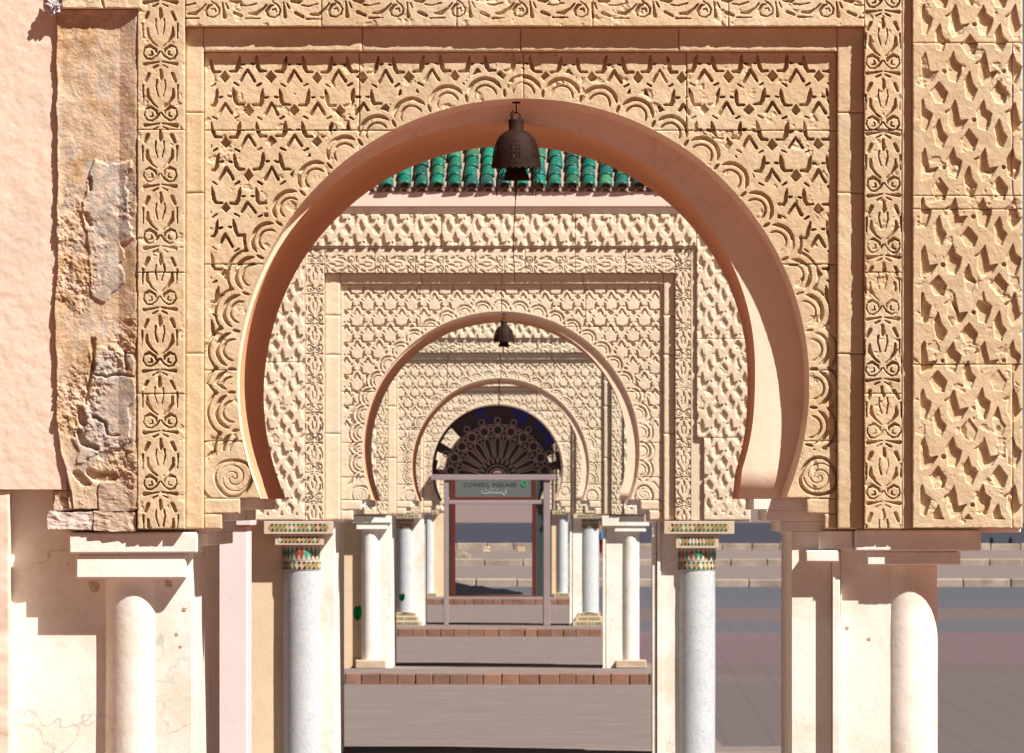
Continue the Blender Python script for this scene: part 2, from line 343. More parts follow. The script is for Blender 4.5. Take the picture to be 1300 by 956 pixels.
# ------------------------------------------------------------------ a gateway's own frame: pixel-like coordinates on its front plane at distance Z
class Gate:
    def __init__(s, Z, cx, R, y0, seed):
        s.Z, s.cx, s.R, s.y0, s.seed = Z, cx, R, y0, seed
        s.m = Z / F                       # metres per unit
        s.g = R / 364.0                   # size of the unit against the nearest gateway's
        s.n = 0
    def P(s, x, y, d=0.0):                # d in metres of depth behind the front plane
        return ((x - VX) * s.m, s.Z + d, EYE + (VY - y) * s.m)
    def D(s, u): return u * 0.003125 * K      # depth units -> metres
    def box(s, name, x0, x1, y0, y1, d0, d1, m, bev=.004, jit=.0, parent=None):
        bm = bmesh.new(); a = s.P(x0, y1, s.D(d0)); b = s.P(x1, y0, s.D(d1))
        bbox(bm, a, b, bev, jit); return bm_obj(name, bm, m, parent or s.root)
    def stone(s, x0, x1, y0, y1, d, hf, m, back=40., step=1.0, circle=True, name='carved_stone', parent=None, gap=.25, joints=True, tint=None, off=.35):
        """a carved block: height field hf(u,v) -> depth in units; cut by the arch circle"""
        s.n += 1
        rs = np.random.default_rng(s.seed * 100 + s.n)
        gp = gap if joints else 0
        x0 += gp; x1 -= gp; y0 += gp; y1 -= gp
        if x1 - x0 < .5 or y1 - y0 < .5: return None
        nx = max(2, int(math.ceil((x1 - x0) / step)) + 1); ny = max(2, int(math.ceil((y1 - y0) / step)) + 1)
        X, Y = np.meshgrid(np.linspace(x0, x1, nx), np.linspace(y0, y1, ny))
        inside = np.zeros(X.shape, bool)
        if circle:
            rr = np.hypot(X - s.cx, Y - s.y0); inside = (rr < s.R)
            near = inside & (rr > s.R - 2.3 * step)
            k = np.where(near, s.R / np.maximum(rr, 1e-6), 1); X = s.cx + (X - s.cx) * k; Y = s.y0 + (Y - s.y0) * k
        U = (X - s.cx) / s.g; V = (Y - s.y0) / s.g        # units of the nearest gateway, from the arch centre
        ju, jv, ja = rs.uniform(-.9, .9), rs.uniform(-.9, .9), rs.uniform(-.006, .006)
        um, vm = U.mean(), V.mean()
        H = hf(U + ju - ja * (V - vm), V + jv + ja * (U - um)) * (1 + .5 * fbm(U, V, 90, 40 + s.n, 2)) if hf is not None else np.zeros(X.shape)
        if hf is not None and joints:                     # chipped and weathered patches where the cutting has softened
            H = H * (1 - np.clip(fbm(U, V, 46, 860 + s.n, 4) * 4.5 - 1.0, 0, .7)) + 1.0 * np.clip(fbm(U, V, 17, 880 + s.n, 4) * 5 - 1.7, 0, 1) * (1 if s.seed == 1 else .35)
        H = H + .5 * fbm(U, V, 14, s.seed * 31 + s.n, 3) + rs.uniform(-off, off)
        if joints:                                        # worn arrises
            e = np.minimum(np.minimum(X - x0, x1 - X), np.minimum(Y - y0, y1 - Y)) / s.g
            H = H + np.clip(1.3 - e + .9 * fbm(U, V, 7, 900 + s.n, 2), 0, 2.5) * .7
        dep = s.D(d + H)
        Vt = np.stack([(X - VX) * s.m, s.Z + dep, EYE + (VY - Y) * s.m], -1)
        idx = np.arange(nx * ny).reshape(ny, nx)
        Q = np.stack([idx[:-1, :-1], idx[1:, :-1], idx[1:, 1:], idx[:-1, 1:]], -1)
        kp = ~(inside[:-1, :-1] & inside[1:, :-1] & inside[1:, 1:] & inside[:-1, 1:])
        Q = Q[kp]
        if not len(Q): return None
        Vt = Vt.reshape(-1, 3)
        # skirts round the block
        ring = np.concatenate([idx[0, :], idx[1:, -1], idx[-1, -2::-1], idx[-2:0:-1, 0]])
        ins = inside.ravel()
        bk = Vt[ring].copy(); bk[:, 1] = s.Z + s.D(back)
        n0 = len(Vt); k = len(ring); sk = []
        for a in range(k):
            b = (a + 1) % k
            if ins[ring[a]] and ins[ring[b]]: continue
            sk.append((ring[a], ring[b], n0 + b, n0 + a))
        Vt = np.concatenate([Vt, bk]); Q = np.concatenate([Q, np.array(sk, int).reshape(-1, 4)])
        used = np.zeros(len(Vt), bool); used[Q.ravel()] = True; mp = np.cumsum(used) - 1
        tt = None
        if tint is not None:
            T = tint(X, Y).reshape(-1, 3); tt = np.concatenate([T, T[ring]])[used]
        return mesh_np(name, Vt[used], mp[Q], m, parent or s.root, smooth=False, tint=tt)

def pits(tile, depth, ox=0., oy=0., amp=.9, sd=3, w=.18):
    def f(U, V):
        U2 = U + amp * fbm(U, V, 36, sd, 3) * 3.2; V2 = V + amp * fbm(U, V, 36, sd + 9, 3) * 3.2
        d = tile(U2 - ox, V2 - oy) + .8 * fbm(U, V, 11, sd + 40, 3)
        return depth * ramp(d, w) * (1 + .35 * fbm(U, V, 60, sd + 70, 1))
    return f
def spandrel(lx, rx, ty, margin=9):
    """net of leaves, scallops round the arch, a spiral at each foot.  lx, rx, ty: panel edges in units from the arch centre"""
    fa = pits(tileA, 6.6, ox=-1.0, oy=ty + 22 + 2, sd=5)
    da = 7.56 * math.pi / 180
    def f(U, V):
        r = np.hypot(U, V); th = np.arctan2(-V, U)
        h = fa(U, V)
        k = np.round((th - math.pi / 2) / da) * da + math.pi / 2
        cx, cy = 370 * np.cos(k), -370 * np.sin(k)
        rho = np.hypot(U - cx, V - cy) + .8 * fbm(U, V, 12, 77, 2)
        low = V > 108
        k2 = (np.floor((th - math.pi / 2) / da) + .5) * da + math.pi / 2
        # net only outside the scallops and inside the margins
        zone = (rho > 30) & (r > 364 + 12) & (U > lx + margin) & (U < rx - margin) & (V > ty + 3) & (V < -60)
        edge = np.clip((rho - 30) / 1.5, 0, 1)
        h = np.where(zone, h * edge, 0)
        sc = 0 * h
        ca = (U * np.cos(k) - V * np.sin(k) - 370) / np.maximum(rho, 1e-3)
        sc = np.maximum(sc, 4.6 * ramp(np.abs(rho - 22) - 2.4 * np.clip((ca - .25) * 3, 0, 1) + .6 * (ca < .3)))
        sc = np.maximum(sc, 3.2 * ramp(np.abs(rho - 13.5) - 1.4 * np.clip((ca + .1) * 3, 0, 1) + .6 * (ca < -.05)))
        mid = np.hypot(U - 368 * np.cos(k2), V + 368 * np.sin(k2))
        rad = r - 364
        lens = np.hypot((U * np.sin(k2) + V * np.cos(k2)) / 1.0, (r - 371) / 2.6) - 1.9
        sc = np.maximum(sc, 4.5 * ramp(lens))
        dia = np.abs(U * np.sin(k2) + V * np.cos(k2)) + np.abs(r - 391) - 3.6
        sc = np.maximum(sc, 5 * ramp(dia) * (np.abs(np.cos(th)) > .80))
        sc = np.maximum(sc, 4 * ramp(np.abs(rho - 32.5) - 1.6) * (np.abs(np.cos(th)) > .88) * (r > 388))
        sc = np.where((rho < 36) & (V < 84), sc, 0) if True else sc
        h = np.maximum(h, sc)
        for sx in (-1, 1):
            cxx, cyy = sx * 372 + (3 if sx > 0 else 3), 118
            a = np.hypot((U - cxx), (V - cyy)); ph = np.arctan2(V - cyy, U - cxx) * sx
            h = np.where(a < 30, 0, h)
            out = ramp(np.abs(a - 23.5 - 1.2 * np.sin(ph * 3)) - 2.0) * 4.5
            sp = ramp(np.abs(((a - 2.2 * ph / 1.0) % 8.2) - 4) - .8) * 1.4 * (a < 20)
            big = ramp(np.abs(np.hypot(U - cxx + sx * -6, V - cyy + 2) - 37) - 1.9) * 2.8 * ((U - cxx) * sx > -8) * (V > 84)
            m_ = (a < 44) & (V > 76) & (V < 143)
            h = np.where(m_, np.maximum(np.maximum(out, sp), np.maximum(big * (np.abs(U - cxx) < 40), h)), h)
        return h
    return f
def floral_v(xc, oy=0., depth=3.4, sd=11):
    def f(U, V):
        U2 = U - xc + 25; ok = np.abs(U - xc) < 24.4
        return pits(lambda a, b: tileF(np.clip(a, .1, 49.8), b), depth, 0, oy, .5, sd, .18)(U2, V) * ok
    return f
def floral_h(yc, ox=0., depth=3.4, sd=12):
    def f(U, V):
        ok = np.abs(V - yc) < 24.4
        return pits(lambda a, b: tileF(np.clip(b, .1, 49.8), a), depth, ox, 0, .5, sd, .18)(U, V - yc + 25) * ok
    return f

def circle_pts(cx, y0, R, yb, n=96):
    a = math.asin(max(-1, min(1, (yb - y0) / R)))
    t = np.linspace(math.pi + a, -a, n)
    return np.stack([cx + R * np.cos(t), y0 - R * np.sin(t)], -1)
def loft(G, name, c0, c1, d0, d1, m, n=96, close=False):
    V = []
    for (x, y), (u, v) in zip(c0, c1): V += [G.P(x, y, G.D(d0)), G.P(u, v, G.D(d1))]
    Q = [(2 * i, 2 * i + 1, 2 * i + 3, 2 * i + 2) for i in range(len(c0) - 1)]
    return mesh_np(name, V, Q, m, G.root, smooth=True)
def wall_core(G, name, hole, x0, x1, yt, yb, d0, d1, m):
    """thick wall with an arched hole: front, back, ends, top and underside"""
    cx = hole[:, 0].mean(); cy = G.y0
    out = []
    for x, y in hole:
        dx, dy = x - cx, y - cy
        if dy > 0 or abs(dy) < 1e-6: out.append((x0 if dx < 0 else x1, y)); continue
        k = 1e9
        if dx > 0: k = min(k, (x1 - cx) / dx)
        if dx < 0: k = min(k, (x0 - cx) / dx)
        k = min(k, (yt - cy) / dy)
        out.append((cx + dx * k, cy + dy * k))
    out[0] = (x0, yb); out[-1] = (x1, yb)
    # keep the two top corners
    def nearest(px, py):
        i = min(range(len(out)), key=lambda i: (out[i][0] - px) ** 2 + (out[i][1] - py) ** 2); out[i] = (px, py)
    nearest(x0, yt); nearest(x1, yt)
    n = len(hole); V = []
    for d in (d0, d1):
        V += [G.P(x, y, G.D(d)) for x, y in hole]; V += [G.P(x, y, G.D(d)) for x, y in out]
    Q = []
    for i in range(n - 1):
        Q.append((i, i + 1, n + i + 1, n + i)); Q.append((2 * n + i, 3 * n + i, 3 * n + i + 1, 2 * n + i + 1))
        Q.append((n + i, n + i + 1, 3 * n + i + 1, 3 * n + i))
    Q.append((0, n, 3 * n, 2 * n)); Q.append((n - 1, 3 * n - 1, 4 * n - 1, 2 * n - 1))
    return mesh_np(name, V, Q, m, G.root)

def tile_band(name, G, fpos, nu, rows, parent, pal):
    """small glazed tiles laid as diamonds; fpos(u,v,lift) -> world, u,v in 0..1; rows = list of (v0, v1, style)"""
    V, Q, C = [], [], []
    def quad(pts, c, lift=.0025):
        i = len(V)
        for p in pts: V.append(fpos(p[0], p[1], lift)); C.append(c)
        Q.append((i, i + 1, i + 2, i + 3))
    for v0, v1, style in rows:
        h = v1 - v0
        for k in range(nu):
            u = (k + .5) / nu; du = .5 / nu; c = random.choice(pal[style][0]); c2 = random.choice(pal[style][1])
            j = 1 + random.uniform(-.1, .1); c = tuple(x * j for x in c)
            quad([(u - du * .92, v0 + h / 2), (u, v0 + h * .04), (u + du * .92, v0 + h / 2), (u, v1 - h * .04)], c)
            for a, b in ((v0, 1), (v1, -1)):
                quad([(u + du * .2, a + .02 * h * b), (u + du * 1.8, a + .02 * h * b), (u + du, a + b * h * .42), (u + du, a + b * h * .42)], c2) if k < nu - 1 else None
    return mesh_np(name, V, Q, M['zellige'], parent, tint=np.array(C))
GREEN = (0.01, .20, .10); DARK = (.012, .03, .05); ORANGE = (.42, .25, .09); PALE = (.62, .56, .46); RED = (.35, .06, .04); BLUE = (.06, .14, .4)
PAL = {'band': ([ORANGE, (.62, .42, .25), ORANGE, PALE], [GREEN, DARK, GREEN]), 'spike': ([GREEN, RED, (.05, .35, .25), RED], [PALE, (.6, .5, .42)]),
       'dull': ([(.42, .33, .12), (.5, .42, .2), (.2, .26, .12)], [(.04, .16, .06), (.05, .12, .06)])}

def column(G, cx, dia, ytop, ybase, dfront, mosaic, base=None, collar=None):
    """round column; collar = (ytop, ysplit, ybot) of the glazed collar"""
    r = dia / 2 * G.m; x, _, _ = G.P(cx, 0); cy = G.Z + G.D(dfront) + r
    zt = G.P(0, ytop)[2]; zb = G.P(0, ybase)[2]
    prof = []
    for i in range(41):
        t = i / 40; z = zb + (zt - zb) * t
        prof.append((r * (1.0 + .012 * math.sin(t * 3.1)) + r * .012 * mnoise.noise(Vector((cx, t * 9, 1))), z))
    V, Q = lathe_np(x, cy, prof, 96)
    if not mosaic:                                      # hand-trowelled plaster
        ang = np.arctan2(V[:, 1] - cy, V[:, 0] - x); k = 1 + .010 * fbm(ang * 40, V[:, 2] * 100, 30, 5 + int(cx), 3)
        V[:, 0] = x + (V[:, 0] - x) * k; V[:, 1] = cy + (V[:, 1] - cy) * k
    o = mesh_np('column', V, Q, M['mosaic'] if mosaic else M['cream'], G.root, smooth=True)
    if collar:
        y0, ys, y1 = collar
        V, Q = lathe_np(x, cy, [(r * 1.03, G.P(0, y1)[2]), (r * 1.04, G.P(0, y0)[2])], 64)
        c = mesh_np('collar', V, Q, M['mosaic_base'], o, smooth=True)
        zz0, zz1 = G.P(0, y0)[2], G.P(0, y1)[2]
        def fp(u, v, l):
            t = math.pi + u * math.pi; rr = r * 1.04 + l
            return (x + rr * math.cos(t), cy + rr * math.sin(t), zz0 + (zz1 - zz0) * v)
        k = (ys - y0) / (y1 - y0)
        if dia * G.g > 15 or True:
            tb = tile_band('collar_tiles', G, fp, 13, [(.02, k - .02, 'spike'), (k + .03, .97, 'band')], o, PAL)
            tb['kind'] = 'stuff'
    return o
def tile_slab(G, x0, x1, y0, y1, d0, d1, nu, style='band'):
    s = G.box('tiled_abacus', x0, x1, y0, y1, d0, d1, M['mosaic_base'], .003)
    a = G.P(x0, y0, G.D(d0)); b = G.P(x1, y1, G.D(d0))
    mx = .06; my = .2
    def fp(u, v, l):
        uu = mx + (1 - 2 * mx) * u; vv = my + (1 - 2 * my) * v
        return (a[0] + (b[0] - a[0]) * uu, a[1] - l, a[2] + (b[2] - a[2]) * vv)
    t = tile_band('abacus_tiles', G, fp, nu, [(0, 1, style)], s, PAL); t['kind'] = 'stuff'
    return s

# ------------------------------------------------------------------ ground and platforms
def sheet(name, x0, x1, y0, y1, z, m, thick=None):
    bm = bmesh.new(); bbox(bm, (x0, y0, z - (thick or .3)), (x1, y1, z)); o = bm_obj(name, bm, m); return tag(o, kind='structure')
sheet("plaza_ground", -60, 60, -60, 192 * K + .15, 0, M['plaza'], .5)
sheet("lower_terrace", -60, 60, 192 * K + .15, 234 * K + .15, .21, M['pave'], .6)
sheet("middle_terrace", -60, 60, 234 * K + .15, 282 * K + .15, .42, M['pave'], .8)
sheet("asphalt_road", -400, 400, 282 * K + .15, 8000, .67, M['asphalt'], 1.0)
def pxw(x, Z): return (x - VX) / F * Z
kerb_labels = ["lowest pale stone kerb crossing the plaza", "middle pale stone kerb crossing the plaza", "highest pale stone kerb below the road"]
for i, (Y, z0, z1) in enumerate(((192 * K, 0, .215), (234 * K, .21, .425), (282 * K, .42, .68))):
    root = empty("stone_kerb", (0, Y, z0)); root['kind'] = 'structure'
    L = 1.15; x = -13.0
    while x < 22:
        ln = L * random.uniform(.85, 1.2); bm = bmesh.new()
        bbox(bm, (x + .012, Y - .14, z0 - .05), (x + ln - .012, Y + .16, z1 + random.uniform(-.012, .012)), .025, .008)
        bm_obj("kerb_stone", bm, M['kerb'], root); x += ln
far = sheet("far_plaster_wall", -90, 90, 600 * K, 600 * K + 1, 9, M['farwall'], 9); 
del far['kind']; tag(far, "long dusty pink wall far beyond the road, seen through the doorway", "wall", kind='thing')
ZG = [z * K for z in (28.125, 58.15, 90.6, 122.5, 161.0)]
def platform(i, Z, front, x0, x1, bricks):
    yf = Z - front * K
    a, b = pxw(x0, Z), pxw(x1, Z)
    bm = bmesh.new(); bbox(bm, (a, yf + .11, -.05), (b, Z + 3.3 * K, .14), .006)
    pl = bm_obj("walkway_platform", bm, M['pave']); tag(pl, kind='structure')
    if bricks:
        x = a
        while x < b:
            ln = random.uniform(.20, .26); bm = bmesh.new()
            bbox(bm, (x + .002, yf + random.uniform(-.012, .004), -.04), (min(x + ln, b) - .002, yf + .12, .141 + random.uniform(-.006, .003)), .012, .006)
            o = bm_obj("brick", bm, M['brick'], pl); x += ln
bm = bmesh.new(); L_ = []
for Z, c in ((50, 633), (58, 636), (90, 635), (122, 631.5), (165, 629)):
    Z *= K; L_.append((pxw(c, Z) - 2.05, pxw(c, Z) + 2.05, Z))
for (a, b, z), (a2, b2, z2) in zip(L_, L_[1:]):
    bm.faces.new([bm.verts.new(p) for p in ((a, z, .005), (b, z, .005), (b2, z2, .005), (a2, z2, .005))])
bmesh.ops.remove_doubles(bm, verts=bm.verts, dist=.001); tag(bm_obj("walkway", bm, M['pave']), kind='structure')
platform(0, ZG[0], 2.5, -100, 1400, False)
platform(1, ZG[1], 2.5, 250, 1010, False)
platform(2, ZG[2], 2.75, 425, 833, True)
platform(3, ZG[3], 2.9, 480, 765, True)
platform(4, ZG[4], 3.6, 515, 742, True)

# ------------------------------------------------------------------ gateways
G1_ref = None
def build_gate(G, c, label):
    g = G.g; st = c.get('stone', M['stone2']); step = c['step']; cx = G.cx
    G.root = empty("arched_gateway", G.P(cx, VY, 0)[:2] + (0.14,), label, "gateway", "horseshoe arched gateways standing in line")
    f = lambda x, y: ((x - cx) / g, (y - G.y0) / g)
    xl, xr, yt = c['panel']; sl, sr, sy = c['strip']; fl, fr = c['floral']; yb, bot = c['foot'], c['bot']; ft = c['floral_top']
    aL = cx - math.sqrt(G.R ** 2 - (yb - G.y0) ** 2); aR = 2 * cx - aL
    dP, dS = 16.5, 10.0
    hf = spandrel(f(xl, 0)[0], f(xr, 0)[0], f(0, yt)[1])
    yy = [yt] + [G.y0 + (v - 488) * g for v in (165, 335, 470, 560)] + [yb]
    tops = [xl, xl + (xr - xl) * .245, cx, cx + (xr - cx) * .52, xr]
    for a, b in zip(tops, tops[1:]): G.stone(a, b, yy[0], yy[1], dP, hf, st, step=step, back=c['rear'] + .5)
    for a, b in zip(yy[1:], yy[2:]):
        if b - a < 3: continue
        dx = 0.0 if (a - G.y0) > 0 else 0
        mn = min(abs(a - G.y0), abs(b - G.y0)) if (a - G.y0) * (b - G.y0) > 0 else 0
        mx = max(abs(a - G.y0), abs(b - G.y0)); half = math.sqrt(max(0, G.R ** 2 - mx ** 2))
        G.stone(xl, cx - half + 2, a, b, dP, hf, st, step=step, back=c['rear'] + .5)
        G.stone(cx + half - 2, xr, a, b, dP, hf, st, step=step, back=c['rear'] + .5)
    s1, s2 = 26 * g, 49 * g; yk = yb + (bot - yb) * .5
    for a, b, y0, y1 in ((xl, aL - s1, yb, yk), (xl, aL - s2, yk, bot), (aR + s1, xr, yb, yk), (aR + s2, xr, yk, bot)):
        G.stone(a, b, y0, y1, dP, None, st, step=2 * step, circle=False, back=c['rear'] + .5)
    # plain moulded strip
    cuts = [sy, sy + (bot - sy) * .17, sy + (bot - sy) * .33, sy + (bot - sy) * .65, bot]
    for a, b in zip(cuts, cuts[1:]):
        for x0, x1 in ((sl, xl), (xr, sr)):
            G.stone(x0, x1, max(a, sy), b, dS, None, st, step=2.5 * step, circle=False, name='frame_moulding', back=c['rear'] + .5)
    k = 4
    for i in range(k):
        G.stone(xl + (xr - xl) * i / k, xl + (xr - xl) * (i + 1) / k, sy, yt, dS, None, st, step=2.5 * step, circle=False, name='frame_moulding', back=c['rear'] + .5)
    # floral frame
    cutsf = [ft] + [G.y0 + (v - 488) * g for v in c.get('fcuts', (165, 346, 500))] + [bot]
    cutsf = sorted(v for v in cutsf if ft <= v <= bot)
    for a, b in zip(cutsf, cutsf[1:]):
        G.stone(fl, sl, a, b, 0, floral_v(f((fl + sl) / 2 + c.get('fsh', 0), 0)[0], 60, 4.8), st, step=step, circle=False, back=c['rear'] + .5)
        G.stone(sr, fr, a, b, 0, floral_v(f((sr + fr) / 2, 0)[0], 72, 4.8), st, step=step, circle=False, back=c['rear'] + .5)
    n = c.get('ftn', 5)
    for i in range(n):
        G.stone(sl + (sr - sl) * i / n, sl + (sr - sl) * (i + 1) / n, ft, sy, 0, floral_h(f(0, c['fyc'])[1], 10, 4.2), st, step=step, circle=False, back=c['rear'] + .5)
    # star lattice panels
    for (x0, x1, y0, y1, ox, oy) in c['stars']:
        u0, v0 = f(ox, oy)
        hb = pits(tileB, 3.9, u0, v0, .55, 21, .18); mg = f(1169, 0)[0] if G is G1_ref else -1e9
        G.stone(x0, x1, y0, y1, -6.5, lambda U, V: hb(U, V) * (U > mg) * (V < 172), c.get('star_stone', st), step=step * 1.1, circle=False, back=c['rear'] + .5)
    # rebated back arch, soffit and rim
    c0 = circle_pts(cx, G.y0, G.R, yb)
    def inset(vals):
        th = np.degrees(np.arctan2(G.y0 - c0[:, 1], c0[:, 0] - cx)); th = np.where(th < -90, th + 360, th)
        kx = np.array([-30, 0, 30, 60, 90, 120, 150, 180, 210.]); o = np.interp(th, kx, vals)
        for _ in range(6): o[1:-1] = (o[:-2] + 2 * o[1:-1] + o[2:]) / 4
        d = c0 - np.array([cx, G.y0]); r = np.linalg.norm(d, axis=1, keepdims=True)
        p = c0 - d / r * o[:, None]; p[:, 1] = np.where(np.arange(len(p)) % (len(p) - 1) == 0, yb, p[:, 1]); return p
    c1 = inset([v * g for v in (10, 7, 7, 8, 9, 5, 2, .8, .8)])
    loft(G, 'arch_rim', c0, c1, dP, c['rear'], M['arch'])
    c2 = inset([v * c['ring'] for v in (63, 70, 57, 43, 31, 17, 7, 2.2, 2.2)])
    x0, x1, ytop = c['core']; rear, back = c['rear'], c['rear'] + 590
    wall_core(G, 'wall_core', c2, x0, x1, ytop, yb, rear, back, M['arch'])
    loft(G, 'arch_soffit', c2, c2, rear, back, c.get('soffit', M['soffit_shade']))
    bL, bR = c2[0][0], c2[-1][0]; xp0, xp1 = c['jambs']
    ws = [0, .35, .7, 1]
    for i in range(3):
        ya, yc = yb + (bot + 4 * g - yb) * i / 3 + .01, yb + (bot + 4 * g - yb) * (i + 1) / 3
        lx = bL - 14 * g - (bL - 14 * g - xp0) * ws[i]; rx = bR + 18 * g + (xp1 - bR - 18 * g) * ws[i]
        G.box('corbel', x0, lx, ya, yc, rear, back, M['cream'], .003)
        G.box('corbel', rx, x1, ya, yc, rear, back, M['cream'], .003)

def base_y(Z): return VY + 2.1 * F / Z + .3
labels = ["nearest carved stone gateway framing the view, with crumbling plaster on its left side",
          "second carved gateway with a green glazed tile roof, just behind the nearest arch",
          "third carved gateway with plain cream columns, in front of the stained glass one",
          "fourth carved gateway holding the stained glass fan window, with mosaic columns",
          "small last gateway behind the stained glass fan, holding the glazed doorway"]
# ---- gateway nearest the camera
G1 = Gate(ZG[0], 664, 364, 488, 1)
G1_ref = G1
build_gate(G1, dict(panel=(258, 1063, 65), strip=(235, 1097, 34), floral=(174, 1145), floral_top=-60, foot=633, bot=672, fyc=1,
    stone=M['stone'], star_stone=M['stone'], step=.66, rear=35, ring=1.0, core=(68, 1298, -260),
    jambs=(243, 1005), fsh=-1, stars=[(1158, 1298, -60, 55, 1174, 311), (1158, 1285, 55, 249, 1174, 311), (1285, 1298, 55, 249, 1174, 311), (1158, 1298, 249, 266, 1174, 311),
                              (1158, 1298, 266, 463, 1174, 311), (1158, 1285, 463, 671, 1174, 311), (1285, 1298, 463, 671, 1174, 311)]), labels[0])
YB1 = base_y(ZG[0])
G1.box('upper_frame', 70, 1298, -260, -60.5, -2, 34, M['stone'], .01)
G1.box('plain_margin', 1145.3, 1157.8, -60, 671, 0, 34, M['stone'], .002)
# right pier
G1.box('pier', 1005, 1057, 674, YB1, 34.5, 620, M['cream'], .004)
G1.box('pier_strip', 1057.3, 1067, 700, YB1, 23, 600, M['cream'], .003)
G1.box('pier_shaft', 1067.3, 1150, 674, YB1, 30, 610, M['cream'], .004)
G1.box('pier_cap', 1023, 1066, 699, 714, 17, 60, M['cream'], .006, .001)
G1.box('impost', 1040, 1083, 674, 698.6, 25, 80, M['cream'], .004)
G1.box('abacus', 1086, 1246, 672.5, 700, 9, 120, M['cream'], .006, .001)
G1.box('abacus', 1101, 1220, 700.2, 718, 12.5, 110, M['cream'], .006, .001)
column(G1, 1156, 72, 718, YB1, 24, False)
# left pier
G1.box('pier', 150, 243, 674, YB1, 29.5, 619, M['cream'], .006)
G1.box('impost', 236, 262, 676, 693, 34.6, 600, M['cream'], .004)
G1.box('abacus', 86, 250, 676, 703, 9, 120, M['cream'], .008, .0015)
G1.box('abacus', 95, 236, 703.3, 735, 12.5, 110, M['cream'], .008, .0015)
column(G1, 167.5, 75, 735, YB1, 21.5, False)

# ---- second gateway, green tiled
G2 = Gate(ZG[1], 636, 176, 571, 2)
build_gate(G2, dict(panel=(432, 842, 361), strip=(412, 857, 347), floral=(387, 877), floral_top=316, foot=635, bot=660.5, fyc=336, step=.85,
    rear=16.5 + 6, ring=.235, core=(322, 953, 262), jambs=(425, 828), fcuts=(), ftn=7,
    stars=[(322, 387, 272, 460, 358.2, 384), (322, 387, 460, 660.5, 358.2, 384), (387, 560, 272, 313, 358.2, 384), (560, 730, 272, 313, 358.2, 384), (730, 884, 272, 313, 358.2, 384),
           (884, 953, 272, 430, 358.2, 384), (884, 953, 430, 556, 358.2, 384), (893, 953, 556, 660.5, 358.2, 384)]), labels[1])
YB2 = base_y(ZG[1])
G2.box('plain_margin', 877.2, 883.8, 316, 556, 0, 25, M['stone2'], .002); G2.box('plain_margin', 877.2, 892.8, 556.2, 660.5, 0, 25, M['stone2'], .002)
G2.box('plain_margin', 387, 884, 313.2, 315.8, 0, 25, M['stone2'], .002)
G2.box('fascia', 318, 958, 243, 263, -12.5, 200, M['fascia'], .008)
G2.box('fascia_rebate', 320, 955, 263.2, 271.8, -3, 200, M['cream'], .004)
tile_slab(G2, 335, 423, 661.5, 678, -6, 60, 14); tile_slab(G2, 349, 411, 678.3, 692, -1, 56, 11)
tile_slab(G2, 843, 932, 661.5, 678, -6, 60, 14); tile_slab(G2, 858, 912, 678.3, 696, -1, 56, 11)
column(G2, 383, 50, 692, YB2, 6, True, collar=(692, 712, 724)); column(G2, 884, 48, 696, YB2, 6, True, collar=(696, 712, 724))
G2.box('pier', 372, 425, 661.5, YB2, 24, 612, M['cream'], .006)
G2.box('side_wall', 296, 371.6, 661.5, YB2, 36, 600, M['warm'], .01)
G2.box('pier', 828, 833, 661.5, YB2, 25, 610, M['cream'], .004); G2.box('pier_strip', 834, 839, 661.5, YB2, 21, 606, M['cream'], .004)
G2.box('pier', 839.3, 890, 661.5, YB2, 26, 607, M['cream'], .004)
